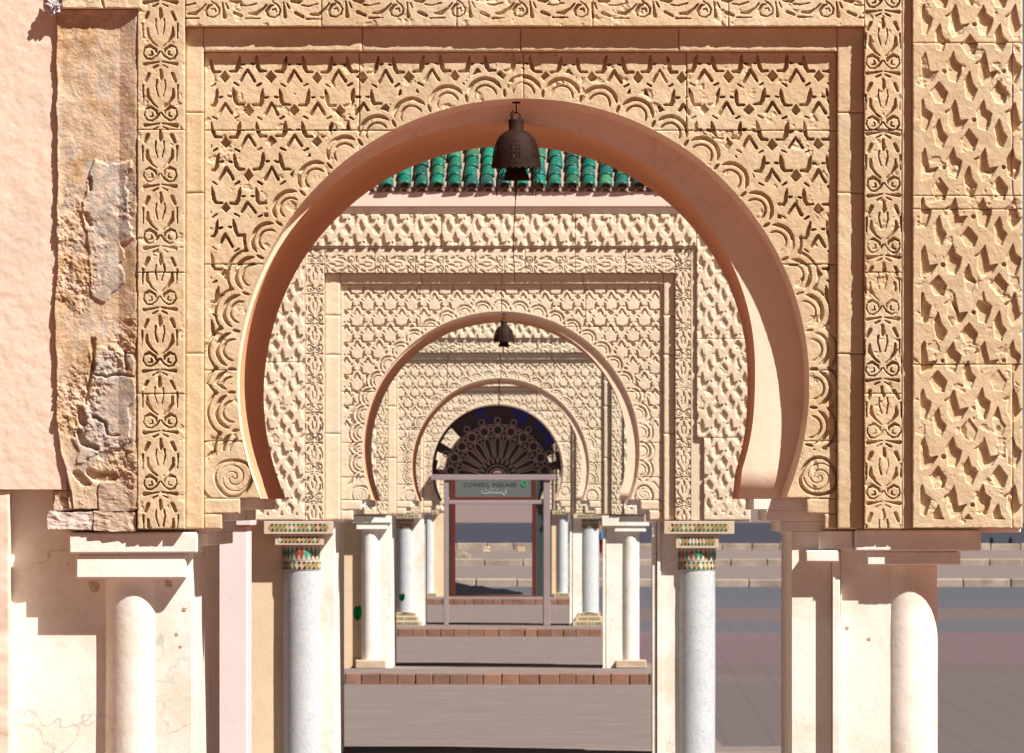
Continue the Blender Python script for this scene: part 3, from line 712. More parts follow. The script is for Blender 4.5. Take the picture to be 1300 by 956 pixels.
# green tile roof
def tile_roof():
    m = G2.m; slope = R_(38); run = Vector((0, math.cos(slope), math.sin(slope)))
    ye = G2.Z + G2.D(-12.5) - .026; ze = G2.P(0, 240)[2]
    pitch = 21.3 * m; r = 8.6 * m; ln = .125; n = 30; rows = 9
    X0 = G2.P(322, 0)[0]
    def barrel(r0, r1, L, th, up=1, seg=9):
        V = []; Q = []
        for j, (rr, y) in enumerate(((r0, 0), (r0 * .97 + r1 * .03, 0.01), (r1, L))):
            for i in range(seg + 1):
                t = math.pi * i / seg; V.append((-rr * math.cos(t), y, up * rr * .85 * math.sin(t)))
        for j in range(2):
            for i in range(seg):
                a = j * (seg + 1) + i; Q.append((a, a + 1, a + seg + 2, a + seg + 1))
        b = len(V)
        for i in range(seg + 1):                     # thickness at the front lip
            t = math.pi * i / seg; V.append((-(r0 - th) * math.cos(t), 0, up * (r0 - th) * .85 * math.sin(t)))
        for i in range(seg + 1):
            t = math.pi * i / seg; V.append((-(r0 - th) * math.cos(t), L * .8, up * (r0 - th) * .85 * math.sin(t)))
        for i in range(seg):
            Q.append((i, b + i, b + i + 1, i + 1)); c = b + seg + 1; Q.append((b + i, c + i, c + i + 1, b + i + 1))
        me = bpy.data.meshes.new("roof_tile"); me.from_pydata(V, [], Q); me.polygons.foreach_set("use_smooth", [True] * len(Q)); me.materials.append(M['green']); return me
    covers = [barrel(r, r * .84, ln * 1.2, .016) for _ in range(3)]
    for c_, k_ in zip(covers[1:], ('green_b', 'green_c')): c_.materials.clear(); c_.materials.append(M[k_])
    cover = covers[0]; pan = barrel(r * .95, r * .8, ln * 1.2, .014, -1); pan.materials.clear(); pan.materials.append(M['mortar'])
    inv = Matrix.Translation(-G2.root.location)
    tilt = R_(3.0)
    for i in range(n + 1):
        for k in range(rows):
            for (me, dx, dz, name) in ((cover, 0, .020, 'roof_tile'), (pan, pitch / 2, .004, 'pan_tile')):
                if name == 'pan_tile' and i == n: continue
                if (i, k, name) == (7, 0, 'roof_tile'): continue
                o = bpy.data.objects.new(name, random.choice([me, me, me, covers[1], covers[1], covers[2]]) if name == 'roof_tile' else me); COL.objects.link(o); o.parent = G2.root; o.matrix_parent_inverse = inv
                p = Vector((X0 + i * pitch + dx + random.uniform(-.006, .006), ye, ze)) + run * (k * ln + random.uniform(-.008, .008) ) + Vector((0, -math.sin(slope), math.cos(slope))) * dz
                o.location = p; o.rotation_euler = (slope - tilt, random.uniform(-.03, .03), random.uniform(-.03, .03))
    # mortar bed beneath the tiles
    bm = bmesh.new(); L = rows * ln; a = Vector((X0 - .06, ye + .05, ze)); w = (n + 1) * pitch
    up = Vector((0, -math.sin(slope), math.cos(slope)))
    ps = [a - up * .03, a + run * L - up * .03, a + run * L + up * .022, a + up * .022]
    v0 = [bm.verts.new(p) for p in ps]; v1 = [bm.verts.new(p + Vector((w, 0, 0))) for p in ps]
    bm.faces.new(v0); bm.faces.new(v1[::-1])
    for k in range(4): bm.faces.new((v0[k], v1[k], v1[(k + 1) % 4], v0[(k + 1) % 4]))
    bm_obj('roof_bed', bm, M['mortar'], G2.root)
tile_roof()

# ---- third gateway, plain columns
G3 = Gate(ZG[2], 635, 113, 593, 3)
build_gate(G3, dict(panel=(503, 766, 457), strip=(492, 776, 448), floral=(478, 792), floral_top=434, foot=636, bot=653.5, fyc=441, step=.8,
    rear=16.5 + 6, ring=.14, core=(430, 838, 395), jambs=(497, 765), fcuts=(), ftn=3,
    stars=[(430, 478, 396, 653.5, 441, 500), (478, 640, 396, 430, 441, 500), (640, 792, 396, 430, 441, 500), (792, 838, 396, 653.5, 441, 500)]), labels[2])
YB3 = base_y(ZG[2])
G3.box('plain_margin', 478, 792, 430.2, 433.8, 0, 25, M['stone2'], .002)
G3.box('pier', 470, 497, 654, YB3, 29, 612, M['cream'], .006)
G3.box('side_wall', 420, 469.5, 654, YB3 + 2, 50, 600, M['warm'], .02, .004)
for a, b, y0, y1, d in ((447, 497, 655, 664, 6), (452, 492, 664.2, 672, 10), (764, 824, 655, 668, 6), (780, 820, 668.2, 675, 10)):
    G3.box('abacus', a, b, y0, y1, d, 130, M['cream'], .006, .001)
column(G3, 470, 24, 672, YB3, 18, False); column(G3, 800.5, 22, 675, YB3, 18, False)
for x in (470, 800.5): G3.box('column_base', x - 19, x + 20, YB3 - 11, YB3, 0, 95, M['rubble'], .012, .004)
G3.box('pier', 765, 768.5, 654, YB3, 26, 612, M['cream'], .004); G3.box('pier', 769.5, 800, 654, YB3, 29, 610, M['cream'], .004)

# ---- fourth gateway, stained glass fan
G4 = Gate(ZG[3], 631.5, 83.5, 596.5, 4)
build_gate(G4, dict(panel=(537, 726, 496), strip=(533, 731, 491), floral=(521, 742), floral_top=478, foot=636, bot=652, fyc=484, step=.8,
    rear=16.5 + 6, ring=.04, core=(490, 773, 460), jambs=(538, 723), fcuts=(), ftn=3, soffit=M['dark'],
    stars=[(490, 521, 478, 652, 500, 500), (742, 773, 478, 652, 500, 500)]), labels[3])
YB4 = base_y(ZG[3])
for x, d in ((515, 25), (748, 25)):
    tile_slab(G4, x - 20, x + 20, 652.3, 658, -4, 130, 8, 'dull'); 
    column(G4, x, 24.5, 658, YB4 - 17, 16, True, collar=(658, 664, 671))
    for j, (w, ya, yb_) in enumerate(((14, 17, 12), (17, 12, 6), (21, 6, 0))):
        tile_slab(G4, x - w, x + w, YB4 - ya + .1, YB4 - yb_, 20 - (w - 14) * 5, 110 + (w - 14) * 5, 8, 'dull').name = 'column_base'
G4.box('pier', 520, 538, 652.3, YB4, 29, 612, M['cream'], .006); G4.box('side_wall', 493, 508, 652.3, YB4, 50, 600, M['warm'], .01)
G4.box('pier', 723, 726, 652.3, YB4, 24, 612, M['cream'], .004); G4.box('pier', 727, 755, 652.3, YB4, 27, 610, M['cream'], .004)

# ---- fifth gateway with the glazed doorway
G5 = Gate(ZG[4], 629, 66, 603, 5)
build_gate(G5, dict(panel=(558, 702, 524), strip=(553, 707, 519), floral=(545, 715), floral_top=507, foot=634, bot=648, fyc=513, step=.9,
    rear=16.5 + 6, ring=.03, core=(520, 742, 480), jambs=(563, 700), fcuts=(), ftn=2, stars=[]), labels[4])
YB5 = base_y(ZG[4])
G5.box('pier', 546, 563, 648.3, YB5, 29, 612, M['warm'], .006); G5.box('pier', 700, 712, 648.3, YB5, 27, 610, M['warm'], .006)
for x in (544, 714):
    tile_slab(G5, x - 13, x + 13, 648.3, 653, -4, 120, 6, 'dull'); column(G5, x, 14, 653, YB5 - 5, 10, True)
    tile_slab(G5, x - 11, x + 11, YB5 - 5, YB5, 0, 90, 6, 'dull').name = 'column_base'
# ------------------------------------------------------------------ crumbling left side of the nearest gateway
wl = G1
plw = empty("plastered_wall", G1.P(40, VY)[:2] + (0.14,), "pink plastered wall at the left edge with an undercut base", "wall")
def erode_h(U, V):
    X = U * G1.g + G1.cx; Y = V * G1.g + G1.y0
    h = 1.3 * fbm(U, V, 30, 301, 6, .55)
    rough = np.clip(fbm(U, V, 70, 333, 3) * 3 + .1, 0, 1) * np.clip((Y - 215) / 60, 0.15, 1)
    h = h + rough * 2.6 * fbm(U, V, 9, 310, 4, .65)
    def patch(P, dh, soft=1.0):
        d = sd_poly(X + 10 * fbm(U, V, 26, 340, 4, .6), Y + 10 * fbm(U, V, 26, 350, 4, .6), P); return dh * ramp(d, soft)
    h = h - patch([(114, 203), (160, 205), (166, 300), (152, 305), (155, 362), (135, 382), (116, 380), (114, 290), (107, 275), (112, 240)], 1.7)
    h = h - patch([(119, 440), (168, 448), (168, 562), (98, 585), (96, 560), (108, 505)], 1.3)
    for P in ([(118, 432, 3), (117, 440, 3.5), (119, 452, 1.4), (115, 470, 2), (112, 490, 2.0), (107, 512, .8)], [(119, 474, 1), (135, 478, 1.8), (150, 474, 1.4), (168, 477, .8)],
              [(102, 520, 4), (104, 535, 5)], [(100, 548, 4), (106, 562, 5), (122, 568, 3.5)], [(119, 528, 3), (133, 537, 1.5), (136, 552, 1.3), (150, 552, 1)],
              [(114, 600, 5), (128, 606, 7), (145, 604, 5)], [(96, 600, 4), (108, 612, 6)], [(108, 272, 3), (113, 285, 2)], [(113, 225, 1.5), (113, 240, 2.4)], [(157, 445, 1.2), (160, 468, 2)]):
        h = h + 4.2 * ramp(sd_caps(X + 2.5 * fbm(U, V, 7, 360, 3), Y + 2.5 * fbm(U, V, 7, 370, 3), P), 1.2)
    # ragged left and lower border
    e = X - (69 + 4 * fbm(U * 0, V, 40, 380, 5) + np.clip((Y - 520) / 8, 0, 13) + np.clip((Y - 575) / 7, 0, 10))
    h = h + 9 * ramp(e, 1.5) - 1.5 * np.exp(-(e / 5) ** 2)
    h = h - 5 * np.clip((X - 150) / 20, 0, 1) * (Y > 0) + 2
    return h
def erode_tint(X, Y):
    n1 = fbm(X, Y, 40, 401, 5)[..., None]; n2 = fbm(X, Y, 10, 411, 4)[..., None]; n3 = fbm(X, Y * .35, 9, 421, 4)[..., None]
    buff = np.array([.66, .50, .36]); tan = np.array([.58, .39, .22]); grey = np.array([.48, .44, .41]); pinkish = np.array([.66, .49, .37])
    c = buff + (tan - buff) * np.clip(n1 * 2.6 + .15, 0, 1)
    def m(P, w=4):
        return ramp(sd_poly(X + 9 * fbm(X, Y, 14, 431, 3), Y + 9 * fbm(X, Y, 14, 441, 3), P), w)[..., None]
    g = np.clip(m([(114, 203), (162, 205), (166, 300), (152, 305), (155, 362), (135, 382), (116, 380), (112, 240)]) + .9 * m([(122, 445), (168, 450), (168, 560), (105, 590), (96, 560), (110, 505)]), 0, 1)
    c = c + (grey - c) * g * .8
    c = c + (pinkish - c) * np.clip(n2 * 2, 0, 1) * .6
    c = c + (grey - c) * np.clip(n3 * 3 - .5, 0, 1) * .6
    return np.clip(c * (1 + .25 * n2), .05, .9)
o = G1.stone(66, 173.5, 12, 646, 4.5, erode_h, M['erode'], step=.8, circle=False, name='eroded_plaster', back=36, joints=False, tint=erode_tint, off=0)
sl_ = G1.stone(78, 180, -60, 11.5, -3.5, lambda U, V: 1.2 * fbm(U, V, 18, 501, 5) + 3 * ramp(sd_caps(U * G1.g + G1.cx, V * G1.g + G1.y0, [(120, -8, .6), (128, 0, 1.4), (131, 12, 1.6)])), M['stone'], step=.9, circle=False, name='broken_slab', back=34, off=0)
# pink render, its lower edge broken
def pink_h(U, V): return .55 * fbm(U, V, 120, 601, 4, .42) + .14 * fbm(U, V, 8, 611, 3)
def add_to(root, o):
    o.parent = root; o.matrix_parent_inverse = Matrix.Translation(-root.location); return o
add_to(plw, G1.stone(-70, 84, -260, 622, 9.5, pink_h, M['pink'], step=1.3, circle=False, name='pink_render', back=33, joints=False, off=0))
add_to(plw, G1.box('wall_mass', -70, 149.8, -262, YB1, 40, 600, M['cream'], .004))
add_to(plw, G1.box('wall_backing', -70, 67.5, -261, 621, 33.2, 39.8, M['pink'], .004))
add_to(plw, G1.stone(-70, 11, 622.5, YB1, 12, lambda U, V: 3 * fbm(U * .3, V, 50, 622, 4), M['pink'], step=3, circle=False, name='door_jamb', back=39.8, joints=False, off=0))
G1.box('rubble_core', 68, 172, 620, 674, 22, 39.8, M['rubble'], .01, .004)
for i, (x0, x1, y0, y1, d, mm) in enumerate(((68, 88, 624, 649, 12, 'rubble'), (88, 115, 619, 646, 7, 'rubble'), (61, 117, 650, 672.5, 6, 'whitebrick'), (126, 172, 612, 650, 5, 'rubble'), (119, 172, 650, 674, 4.5, 'rubble'),
                                  (74, 90, 603, 620, 13, 'rubble'), (92, 112, 596, 616, 11, 'rubble'), (113, 126, 620, 634, 14, 'rubble'))):
    a = G1.P(x0, y1, G1.D(d)); b = G1.P(x1, y0, G1.D(d + 22))
    rough_block('rubble_stone', a, b, M[mm], G1.root, .010, 9, i + 3)
# crumpled scrap of foil stuck behind the slab
bm = bmesh.new(); bmesh.ops.create_icosphere(bm, subdivisions=4, radius=.035)
for v in bm.verts:
    n = mnoise.turbulence(v.co * 60, 4, True); v.co = v.co * (.45 + .9 * n); v.co.x *= 1.1
    v.co += Vector(G1.P(68, 9, G1.D(2)))
ob = bm_obj('crumpled_foil', bm, glass("foil", (.55, .5, .52), .25)); tag(ob, "crumpled silvery foil caught at the top left corner of the crumbling plaster", "scrap")
# small chips and nails on the piers
for x, y, d, r in ((60, 705, 40, .008), (84, 716, 40, .006), (222, 806, 29.5, .010), (227, 822, 29.5, .009), (1076, 798, 30, .012), (1104, 812, 30, .012), (212, 741, 29.5, .022), (117, 746, 40, .03), (1030, 824, 35, .008), (232, 774, 29.5, .014), (1112, 690, 30, .01)):
    bm = bmesh.new(); bmesh.ops.create_icosphere(bm, subdivisions=2, radius=r)
    for v in bm.verts: v.co = v.co * (.7 + .6 * mnoise.noise(v.co * 300)) ; v.co.y *= .3; v.co += Vector(G1.P(x, y, G1.D(d)))
    bm_obj('chip', bm, M['rubble'], G1.root)

# pale lilac pier standing behind the nearest gateway
G1b = Gate(33.2 * K, 300, 300, 500, 9)
G1b.root = empty("plaster_pier", G1b.P(285, VY)[:2] + (0.14,), "pale lilac plastered pier left of the walkway, behind the nearest gateway", "pier")
G1b.box('shaft', 258, 314, 668, base_y(33.2 * K), 0, 120, M['white'], .006); G1b.box('cap', 252, 320, 652, 667.8, -4, 126, M['white'], .006)

# ------------------------------------------------------------------ lanterns and cables
def lantern(G, x, ytop, w, d, label, full=True, wire_to=None):
    """pierced iron lantern; w = width of the dome in px of that gateway"""
    k = w / 62 * G.m; X, Y, Z0 = G.P(x, ytop, d)
    root = empty("iron_lantern", (X, Y, Z0), label, "lantern", "pierced iron lanterns hanging from the arches")
    def zz(py): return Z0 - py * k
    bm = bmesh.new(); tube(bm, [(X - 5 * k, Y, zz(-1)), (X + 5 * k, Y, zz(-1))], 1.2 * k); tube(bm, [(X, Y, zz(-2)), (X, Y, zz(12))], .8 * k)
    tube(bm, [(X + 5 * k * math.sin(t), Y, zz(17 - 5.5 * math.cos(t))) for t in [2 * math.pi * i / 14 for i in range(15)]], .9 * k)
    tube(bm, [(X - 4 * k, Y, zz(9)), (X - 7 * k, Y, zz(14)), (X - 6 * k, Y, zz(20)), (X - 8 * k, Y, zz(22))], .9 * k)
    bm_obj('hook', bm, M['iron'], root)
    prof = [(0.1, 20), (9.5, 20), (9.8, 21), (9.3, 33), (10, 34), (16, 37), (21.5, 42), (25.5, 49), (28.5, 58), (30.2, 67), (31, 76), (31, 78)]
    P = []
    for (r0, a), (r1, b) in zip(prof, prof[1:]):
        n = max(1, int((b - a) / 1.1)) if r0 > 9.9 else 1
        for i in range(n): P.append(((r0 + (r1 - r0) * i / n) * k, zz(a + (b - a) * i / n)))
    P.append((31 * k, zz(78)))
    hole = lambda i, j: (14 < i < len(P) - 7) and (j % 12 in (3, 5, 7)) and (i % 9 in (2, 4, 6))
    V, Q = lathe_np(X, Y, P, 72, hole); mesh_np('dome', V, Q, M['iron'], root)
    # zigzag skirt
    V, Q = [], []
    for j in range(72):
        t = 2 * math.pi * j / 72; r = 31.5 * k; V.append((X + r * math.cos(t), Y + r * math.sin(t), zz(76))); V.append((X + (r + .5 * k) * math.cos(t), Y + (r + .5 * k) * math.sin(t), zz(81.5 + (1.6 if j % 3 else -1))))
    for j in range(72): a = 2 * j; b = 2 * ((j + 1) % 72); Q.append((a, b, b + 1, a + 1))
    mesh_np('rim', V, Q, M['iron'], root)
    V, Q = lathe_np(X, Y, [(11 * k, zz(79)), (13 * k, zz(86)), (17 * k, zz(96)), (17.4 * k, zz(98)), (.1 * k, zz(98.2))], 32); mesh_np('lower_cone', V, Q, M['iron'], root)
    V, Q = lathe_np(X, Y, [(26 * k, zz(79.4)), (11 * k, zz(79.5))], 48, lambda i, j: j % 3 == 1); mesh_np('base_plate', V, Q, M['iron'], root)
    if full:
        for s, t0, kink in ((-1, 2.9, 0), (1, .25, 1), (1, -.6, 1), (-1, 3.9, 0)):
            bm = bmesh.new(); cx_, sy_ = math.cos(t0), math.sin(t0)
            pt = lambda r, p: (X + r * k * cx_, Y + r * k * sy_, zz(p))
            tube(bm, [pt(19, 80), pt(23, 88), pt(26, 97), pt(26.5, 107), pt(25.5, 118)], .55 * k)
            if kink: tube(bm, [pt(31, 78), pt(30, 87), pt(25, 91), pt(31, 97), pt(29, 103), pt(32, 99)], .7 * k); tube(bm, [pt(20, 88), pt(27, 92), pt(22, 98), pt(30, 107)], .6 * k)
            else: tube(bm, [pt(17, 97), pt(26, 93)], .8 * k)
            bm_obj('wire_leg', bm, M['iron'], root)
        bm = bmesh.new(); tube(bm, [(X, Y, zz(98)), (X - .3 * k, Y, zz(110)), (X - 1 * k, Y, zz(126))], [1.6 * k, 1.2 * k, .5 * k]); bm_obj('socket', bm, M['iron'], root)
    if wire_to:
        bm = bmesh.new(); n = 10; s0 = 126 if full else 98
        yb = (wire_to - ytop) * G.m / k
        tube(bm, [(X - (1 + 2.5 * math.sin(i / n * 3)) * k, Y, zz(s0 + (yb - s0) * i / n)) for i in range(n + 1)], .55 * k if full else .9 * k, 5)
        bm_obj('cable', bm, M['iron'], root)
    return root
lantern(G1, 655, 130, 62, G1.D(24), "large pierced iron lantern hanging from the nearest arch", True, 357)
lantern(G2, 639.5, 399, 26, G2.D(20), "small dark iron lantern hanging from the second arch", False, 448)
bm = bmesh.new(); p0 = G3.P(633, 480, G3.D(20)); p1 = G3.P(633.5, 520, G3.D(20)); tube(bm, [p0, ((p0[0] + p1[0]) / 2 + .01, p0[1], (p0[2] + p1[2]) / 2), p1], .006, 5)
tag(bm_obj("hanging_cable", bm, M['iron']), "bare cable hanging from the third arch in front of the stained glass", "cable")

# ------------------------------------------------------------------ stained glass fan in the fourth gateway
fan = empty("fan_window", G4.P(631, 606, G4.D(180)), "half round stained glass fan window with a plaster rosette and broken panes", "window")
FD = G4.D(180)
FS = 1.12                                            # rosette scale
def fp(r, a, d=0.0): return G4.P(631 + FS * r * math.cos(a), 606 - FS * r * math.sin(a), FD + d)
def strip(bm, pts, w, closed=False, dep=.10):
    n = len(pts); segs = list(zip(pts, pts[1:] + ([pts[0]] if closed else [])))
    for p, q in segs[:n if closed else n - 1]:
        p = Vector((p[0], p[2])); q = Vector((q[0], q[2])); d = (q - p); 
        if d.length < 1e-6: continue
        d.normalize(); nn = Vector((-d.y, d.x)) * w / 2; p = p - d * w * .35; q = q + d * w * .35
        c = [p + nn, q + nn, q - nn, p - nn]; y0 = G4.Z + FD + random.uniform(-.004, .004)
        a = [bm.verts.new((u.x, y0, u.y)) for u in c]; b = [bm.verts.new((u.x, y0 + dep, u.y)) for u in c]
        bm.faces.new(a); bm.faces.new(b[::-1])
        for k in range(4): bm.faces.new((a[k], a[(k + 1) % 4], b[(k + 1) % 4], b[k]))
U4 = G4.m
NP = 11
for i in range(NP):
    a = math.pi * (i + .5) / NP; hw = math.pi / NP / 2
    bm = bmesh.new(); strip(bm, [fp(17, a), fp(23, a + hw * .55), fp(42, a + hw * .58), fp(48, a), fp(42, a - hw * .58), fp(23, a - hw * .55)], 1.5 * U4, True); bm_obj('petal', bm, M['lattice'], fan)
for i in range(NP + 1):
    a = math.pi * i / NP; hw = math.pi / NP / 2
    bm = bmesh.new(); strip(bm, [fp(24, a), fp(44, a), fp(50, a)], 1.3 * U4); bm_obj('rib', bm, M['lattice'], fan)
def ringlet(r, a, R, n=8, w=1.7):
    bm = bmesh.new(); c = fp(r, a); strip(bm, [(c[0] + FS * R * U4 * math.cos(2 * math.pi * k / n + a), c[1], c[2] + FS * R * U4 * math.sin(2 * math.pi * k / n + a)) for k in range(n)], w * U4, True)
    bm_obj('rosette_ring', bm, M['lattice'], fan)
for i in range(NP): ringlet(54, math.pi * (i + .5) / NP, 5.4)
for i in range(NP + 1):
    ringlet(56, math.pi * i / NP, 3.0, 5, 1.5)
for i in range(NP):
    if i in (2, 8): continue
    ringlet(65, math.pi * (i + .5) / NP, 3.6, 6, 1.3)
bm = bmesh.new(); strip(bm, [fp(10, math.pi * k / 12) for k in range(13)], 2.0 * U4); strip(bm, [fp(14, math.pi * k / 12) for k in range(13)], 1.2 * U4); bm_obj('hub', bm, M['lattice'], fan)
bm = bmesh.new(); strip(bm, [fp(47.5, math.pi * k / 22) for k in range(23)], 1.2 * U4); strip(bm, [fp(60.5, math.pi * k / 33) for k in range(34)], 1.2 * U4); bm_obj('lattice_arc', bm, M['lattice'], fan)
G4f = lambda n, *a, **k: G4.box(n, *a, parent=fan, **k)
# panes: polar cells behind the lattice; missing ones are broken out
gone = {(3, 2), (3, 17), (3, 18), (4, 18), (3, 21), (4, 17), (3, 20), (4, 3), (3, 0), (4, 20)}
pal = {(3, 4): 'gblue', (4, 4): 'gblue', (4, 5): 'gblue', (4, 6): 'gblue', (4, 8): 'gblue', (4, 9): 'gblue', (3, 8): 'gblue', (3, 9): 'gorange', (3, 12): 'gblue', (4, 13): 'gblue', (3, 20): 'gplum', (4, 22): 'gred', (3, 22): 'gred',
       (2, 11): 'ggreen', (2, 9): 'gorange', (2, 8): 'ggreen', (2, 7): 'gorange', (2, 15): 'gorange', (2, 1): 'ggreen', (1, 7): 'ggreen', (2, 0): 'ggreen', (2, 17): 'gred'}
rad = [8, 22, 48, 61, 71, 94]
for j in range(5):
    for k in range(23):
        if (j, k) in gone: continue
        a0, a1 = math.pi * (k - .04) / 23, math.pi * (k + 1.04) / 23
        pts = []
        for rr, aa in ((rad[j] - .4, a0), (rad[j] - .4, a1), (rad[j + 1] + .4, a1), (rad[j + 1] + .4, a0)):
            x, y, z = fp(rr, aa, .13); pts.append((x, z))
        bm = bmesh.new(); zo = .13 + .012 * ((j + k) % 2) + .024 * (j % 2); A_ = [bm.verts.new((x, G4.Z + FD + zo, z)) for x, z in pts]; B_ = [bm.verts.new((x, G4.Z + FD + zo + .008, z)) for x, z in pts]
        bm.faces.new(A_); bm.faces.new(B_[::-1])
        for q in range(4): bm.faces.new((A_[q], A_[(q + 1) % 4], B_[(q + 1) % 4], B_[q]))
        bm_obj('glass_pane', bm, M[pal.get((j, k), 'gplum')], fan)
for x0, x1 in ((556, 577), (578, 603), (621, 637), (651, 680), (684, 696)): G4.box('sill_tile', x0, x1, 602.6, 605.6, 175, 186, M['cream'], .003, parent=fan)

# ------------------------------------------------------------------ metal frame and glazed doorway
fr = empty("metal_frame", G4.P(631, 640, 0)[:2] + (.14,), "lilac grey metal doorway frame standing below the fan window", "frame")
for nm, x0, x1, y0, y1, d0, d1 in (('post', 563.5, 569.5, 609.6, YB4 - .4, -20, 10), ('post', 690, 698.5, 609.6, YB4 - .4, -20, 10), ('top_beam', 547, 706, 602.5, 609.5, -26, 14), ('cross_beam', 569.6, 689.9, 635, 640, -14, 4)):
    G4.box(nm, x0, x1, y0, y1, d0, d1, M['frame'], .006, parent=fr)
G4.box('rusty_edge', 689.2, 692.5, 641, YB4 - 1, -14, 6, M['rubble'], .004, parent=fr).hide_render = False
dr = empty("glazed_doorway", G5.P(626, 640, 0)[:2] + (.14,), "dark red wooden doorway with glass side panels and a lettered transom", "doorway")
for nm, x0, x1, y0, y1 in (('frame_post', 571.5, 578, 605, YB5 - 2), ('frame_post', 675.5, 681, 605, YB5 - 2), ('transom_rail', 578.1, 675.4, 631, 636), ('top_rail', 571.5, 681, 600, 604.9), ('threshold', 569, 684, YB5 - 2, YB5 - .2)):
    G5.box(nm, x0, x1, y0, y1, 40, 52, M['wood'], .008, parent=dr)
tr = G5.box('transom_pane', 578.1, 675.4, 605, 631, 45, 47, M['glass_grey'], 0, parent=dr)
G5.box('side_pane', 548, 571.4, 602, YB5 - 1, 45, 47, M['glass'], 0, parent=dr); G5.box('side_pane', 681.1, 703, 602, YB5 - 1, 45, 47, M['glass'], 0, parent=dr)
def strokes(name, polys, m, w, d=44.4):
    bm = bmesh.new()
    for P in polys: tube(bm, [G5.P(642 + (x - 642) * .74, 626 + (y - 626) * .7, G5.D(d)) for x, y in P], w * G5.m, 4)
    return bm_obj(name, bm, m, tr)
# Arabic word in white, drawn right to left
strokes('white_lettering', [[(642, 620.5), (642, 626), (639, 629), (635, 627.5)], [(636, 626), (633.5, 623), (633, 626), (629, 626.3), (627, 624), (626, 626.3), (623, 626), (621, 623.5), (620, 626.3), (616, 626), (614, 622), (612.5, 626.2), (604, 627), (600, 624.5), (600.5, 622)],
        [(626, 620.3), (628, 620)], [(627, 618.6), (627.1, 618.5)], [(617, 619.3), (619, 619)], [(606, 621), (609, 620.7)], [(641, 617.6), (642.3, 617.4)]], M['letter'], .62)
c = bpy.data.curves.new('dark_lettering', 'FONT'); c.body = "CONSEIL MEKNES"; c.size = 7.6 * G5.m; c.align_x = 'CENTER'; c.extrude = .004; c.space_character = 1.15; c.materials.append(M['letterdark'])
to = link('dark_lettering', c, M['letterdark'], tr); to.location = G5.P(622, 617.6, G5.D(44)); to.rotation_euler = (R_(90), 0, 0)
bm = bmesh.new()
tube(bm, [G5.P(665 + 2.8 * math.cos(t), 614 - 3.4 * math.sin(t), G5.D(44.3)) for t in [2 * math.pi * k / 16 for k in range(17)]], .9 * G5.m, 4)
bm_obj('green_letter', bm, M['leafgreen'], tr)

# ------------------------------------------------------------------ small things
def dark_shape():  # dark solid wedge added where a shadow falls on the ground
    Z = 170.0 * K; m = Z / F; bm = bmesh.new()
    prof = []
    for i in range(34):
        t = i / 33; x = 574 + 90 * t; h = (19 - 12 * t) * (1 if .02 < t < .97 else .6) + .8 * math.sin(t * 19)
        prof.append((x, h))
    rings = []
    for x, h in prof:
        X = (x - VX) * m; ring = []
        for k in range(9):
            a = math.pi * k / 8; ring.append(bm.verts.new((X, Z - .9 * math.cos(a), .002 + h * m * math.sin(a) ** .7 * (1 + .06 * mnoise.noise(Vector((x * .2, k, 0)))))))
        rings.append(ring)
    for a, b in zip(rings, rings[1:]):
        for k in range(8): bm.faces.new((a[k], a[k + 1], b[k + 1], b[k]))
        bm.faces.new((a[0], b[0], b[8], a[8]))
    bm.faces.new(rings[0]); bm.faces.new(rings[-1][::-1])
    tag(bm_obj("ground_shadow_form", bm, M['dark_shape']), "long low dark form standing in for a shadow on the ground behind the glazed doorway", "shadow form")
dark_shape()
for (Z, x, y, h, w, lab) in ((57.6 * K, 440.5, 775, 18, 5, "bright green cloth rag showing behind the left tiled pier"), (89.8 * K, 503, 757, 9, 3.5, "small green rag beside the third gateway's left pier")):
    m = Z / F; bm = bmesh.new()
    for i in range(2):
        pass
    X, _, Zz = ((x - VX) * m, Z, EYE + (VY - y) * m); pts = []
    rows = 10; V = []; Q = []
    for j in range(rows + 1):
        t = j / rows
        for i in range(7):
            u = i / 6 - .5; V.append((X + u * w * m * (1.0 + .6 * math.sin(t * 3.1)), Z + 2.25 * K + .02 * math.sin(u * 12 + t * 3), Zz - t * h * m - .01 * math.cos(u * 7)))
    for j in range(rows):
        for i in range(6): a = j * 7 + i; Q.append((a, a + 1, a + 8, a + 7))
    bm.free(); o = mesh_np("green_rag", V, Q, M['leafgreen']); mo = o.modifiers.new("t", 'SOLIDIFY'); mo.thickness = .01; tag(o, lab, "rag")

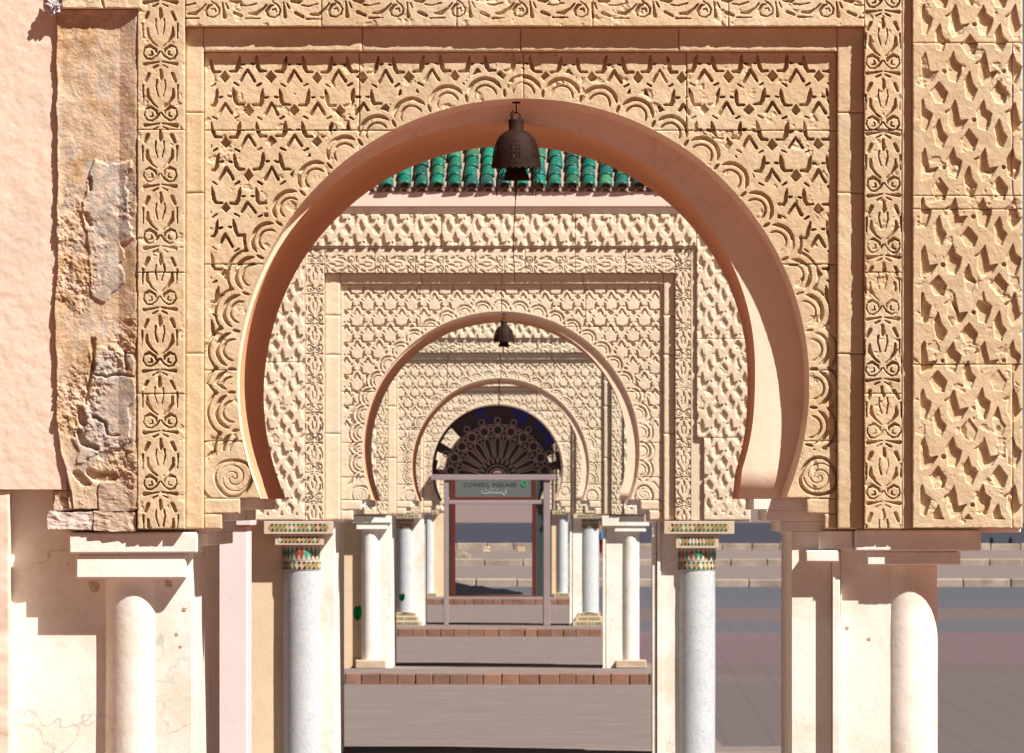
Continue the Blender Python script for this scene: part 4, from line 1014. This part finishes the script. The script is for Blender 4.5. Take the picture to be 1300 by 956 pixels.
def person():
    Z = 250.0 * K; gz = .42; X = pxw(759.5, Z)
    root = empty("person", (X, Z, gz), "person in dark jacket and red trousers, standing half hidden behind a mosaic column", "person")
    J = {'pel': (0, 0, .92), 'ch': (0, 0, 1.25), 'nk': (0, 0, 1.42), 'hd': (0, -.01, 1.50), 'ht': (0, -.01, 1.62), 'ls': (-.17, 0, 1.36), 'le': (-.22, .02, 1.10), 'lh': (-.20, -.08, .88),
         'rs': (.17, 0, 1.36), 're': (.25, .0, 1.12), 'rh': (.22, -.16, .98), 'lk': (-.10, -.02, .50), 'lf': (-.11, .02, .07), 'lt': (-.12, -.15, .03), 'rk': (.11, -.04, .50), 'rf': (.12, .02, .07), 'rt': (.13, -.15, .03)}
    E = [('pel', 'ch'), ('ch', 'nk'), ('nk', 'hd'), ('hd', 'ht'), ('ch', 'ls'), ('ls', 'le'), ('le', 'lh'), ('ch', 'rs'), ('rs', 're'), ('re', 'rh'), ('pel', 'lk'), ('lk', 'lf'), ('lf', 'lt'), ('pel', 'rk'), ('rk', 'rf'), ('rf', 'rt')]
    rad_ = dict(pel=.15, ch=.15, nk=.06, hd=.085, ht=.07, ls=.07, le=.05, lh=.04, rs=.07, re=.05, rh=.04, lk=.07, lf=.05, lt=.035, rk=.07, rf=.05, rt=.035)
    def skin(name, js, es, m, grow=0.0):
        ks = list(js); me = bpy.data.meshes.new(name)
        me.from_pydata([(X + J[k][0], Z + J[k][1], gz + J[k][2]) for k in ks], [(ks.index(a), ks.index(b)) for a, b in es if a in ks and b in ks], [])
        o = link(name, me, m, root); o.modifiers.new("s", 'SKIN'); sv = me.skin_vertices[0].data
        for k, v in zip(ks, sv): v.radius = (rad_[k] + grow,) * 2
        sv[0].use_root = True; o.modifiers.new("d", 'SUBSURF').levels = 2; o.modifiers["d"].render_levels = 2; return o
    skin('body', J, E, M['skin'])
    skin('jacket', ['ch', 'pel', 'nk', 'ls', 'le', 'rs', 're'], E, M['navy'], .02)
    skin('trousers', ['pel', 'lk', 'lf', 'rk', 'rf'], E, M['red'], .02)
    bm = bmesh.new(); bmesh.ops.create_uvsphere(bm, u_segments=16, v_segments=10, radius=.115)
    for v in bm.verts: v.co = Vector((v.co.x, v.co.y * 1.05 + .02, v.co.z * 1.05)); v.co += Vector((X, Z + .01, gz + 1.57))
    bm_obj('hair', bm, M['navy'], root)
    bm = bmesh.new(); bbox(bm, (X + .06, Z - .30, gz + .56), (X + .26, Z - .16, gz + .88), .03); tag(bm_obj("shoulder_bag", bm, M['blue']), "light blue bag held low by the person in the dark jacket", "bag")
person()
# pebbles and litter on the walkway
for i in range(26):
    Z = random.choice([random.uniform(101, 117), random.uniform(126, 154), random.uniform(94.5, 100)]); zz = .005; Z *= K; x = pxw(random.uniform(510, 735), Z)
    bm = bmesh.new(); bmesh.ops.create_icosphere(bm, subdivisions=1, radius=random.uniform(.012, .03))
    for v in bm.verts: v.co = v.co * random.uniform(.7, 1.2); v.co.z *= .5; v.co += Vector((x, Z, zz + .008))
    tag(bm_obj("pebble", bm, M['kerb']), "small pale pebble lying on the grey walkway between the gateways", "pebble", "pebbles scattered on the walkway")

# loose things on the terraces behind
for nm, x, y, Z, gz, w, h, mm, lab in (("stone_block", 590, 0, 236, .42, 15, 9, 'kerb', "square grey stone block sitting on the middle terrace, seen through the doorway"),
        ("boulder", 618, 0, 272, .42, 8, 6, 'rubble', "small yellowish boulder near the top kerb, left of the doorway's middle"),
        ("boulder", 662, 0, 273, .42, 9, 6, 'rubble', "small yellowish boulder near the top kerb, close to the doorway's right post"),
        ("bollard", 1259, 0, 284, .67, 5, 8, 'dark_shape', "left one of two stubby dark bollards above the top kerb, right side"),
        ("bollard", 1283, 0, 284, .67, 5, 8, 'dark_shape', "right one of two stubby dark bollards above the top kerb, right side")):
    Z *= K; m = Z / F; X = pxw(x, Z)
    if nm == 'bollard':
        V, Q = lathe_np(X, Z, [(w * m * .5, gz), (w * m * .42, gz + h * m * .6), (w * m * .3, gz + h * m * .9), (.01, gz + h * m)], 16); o = mesh_np(nm, V, Q, M[mm])
    else:
        o = rough_block(nm, (X - w * m / 2, Z - w * m / 3, gz - .01), (X + w * m / 2, Z + w * m / 3, gz + h * m), M[mm], None, .03, 6, int(x))
    tag(o, lab, nm.replace('_', ' '), 'bollards above the top kerb' if nm == 'bollard' else None)
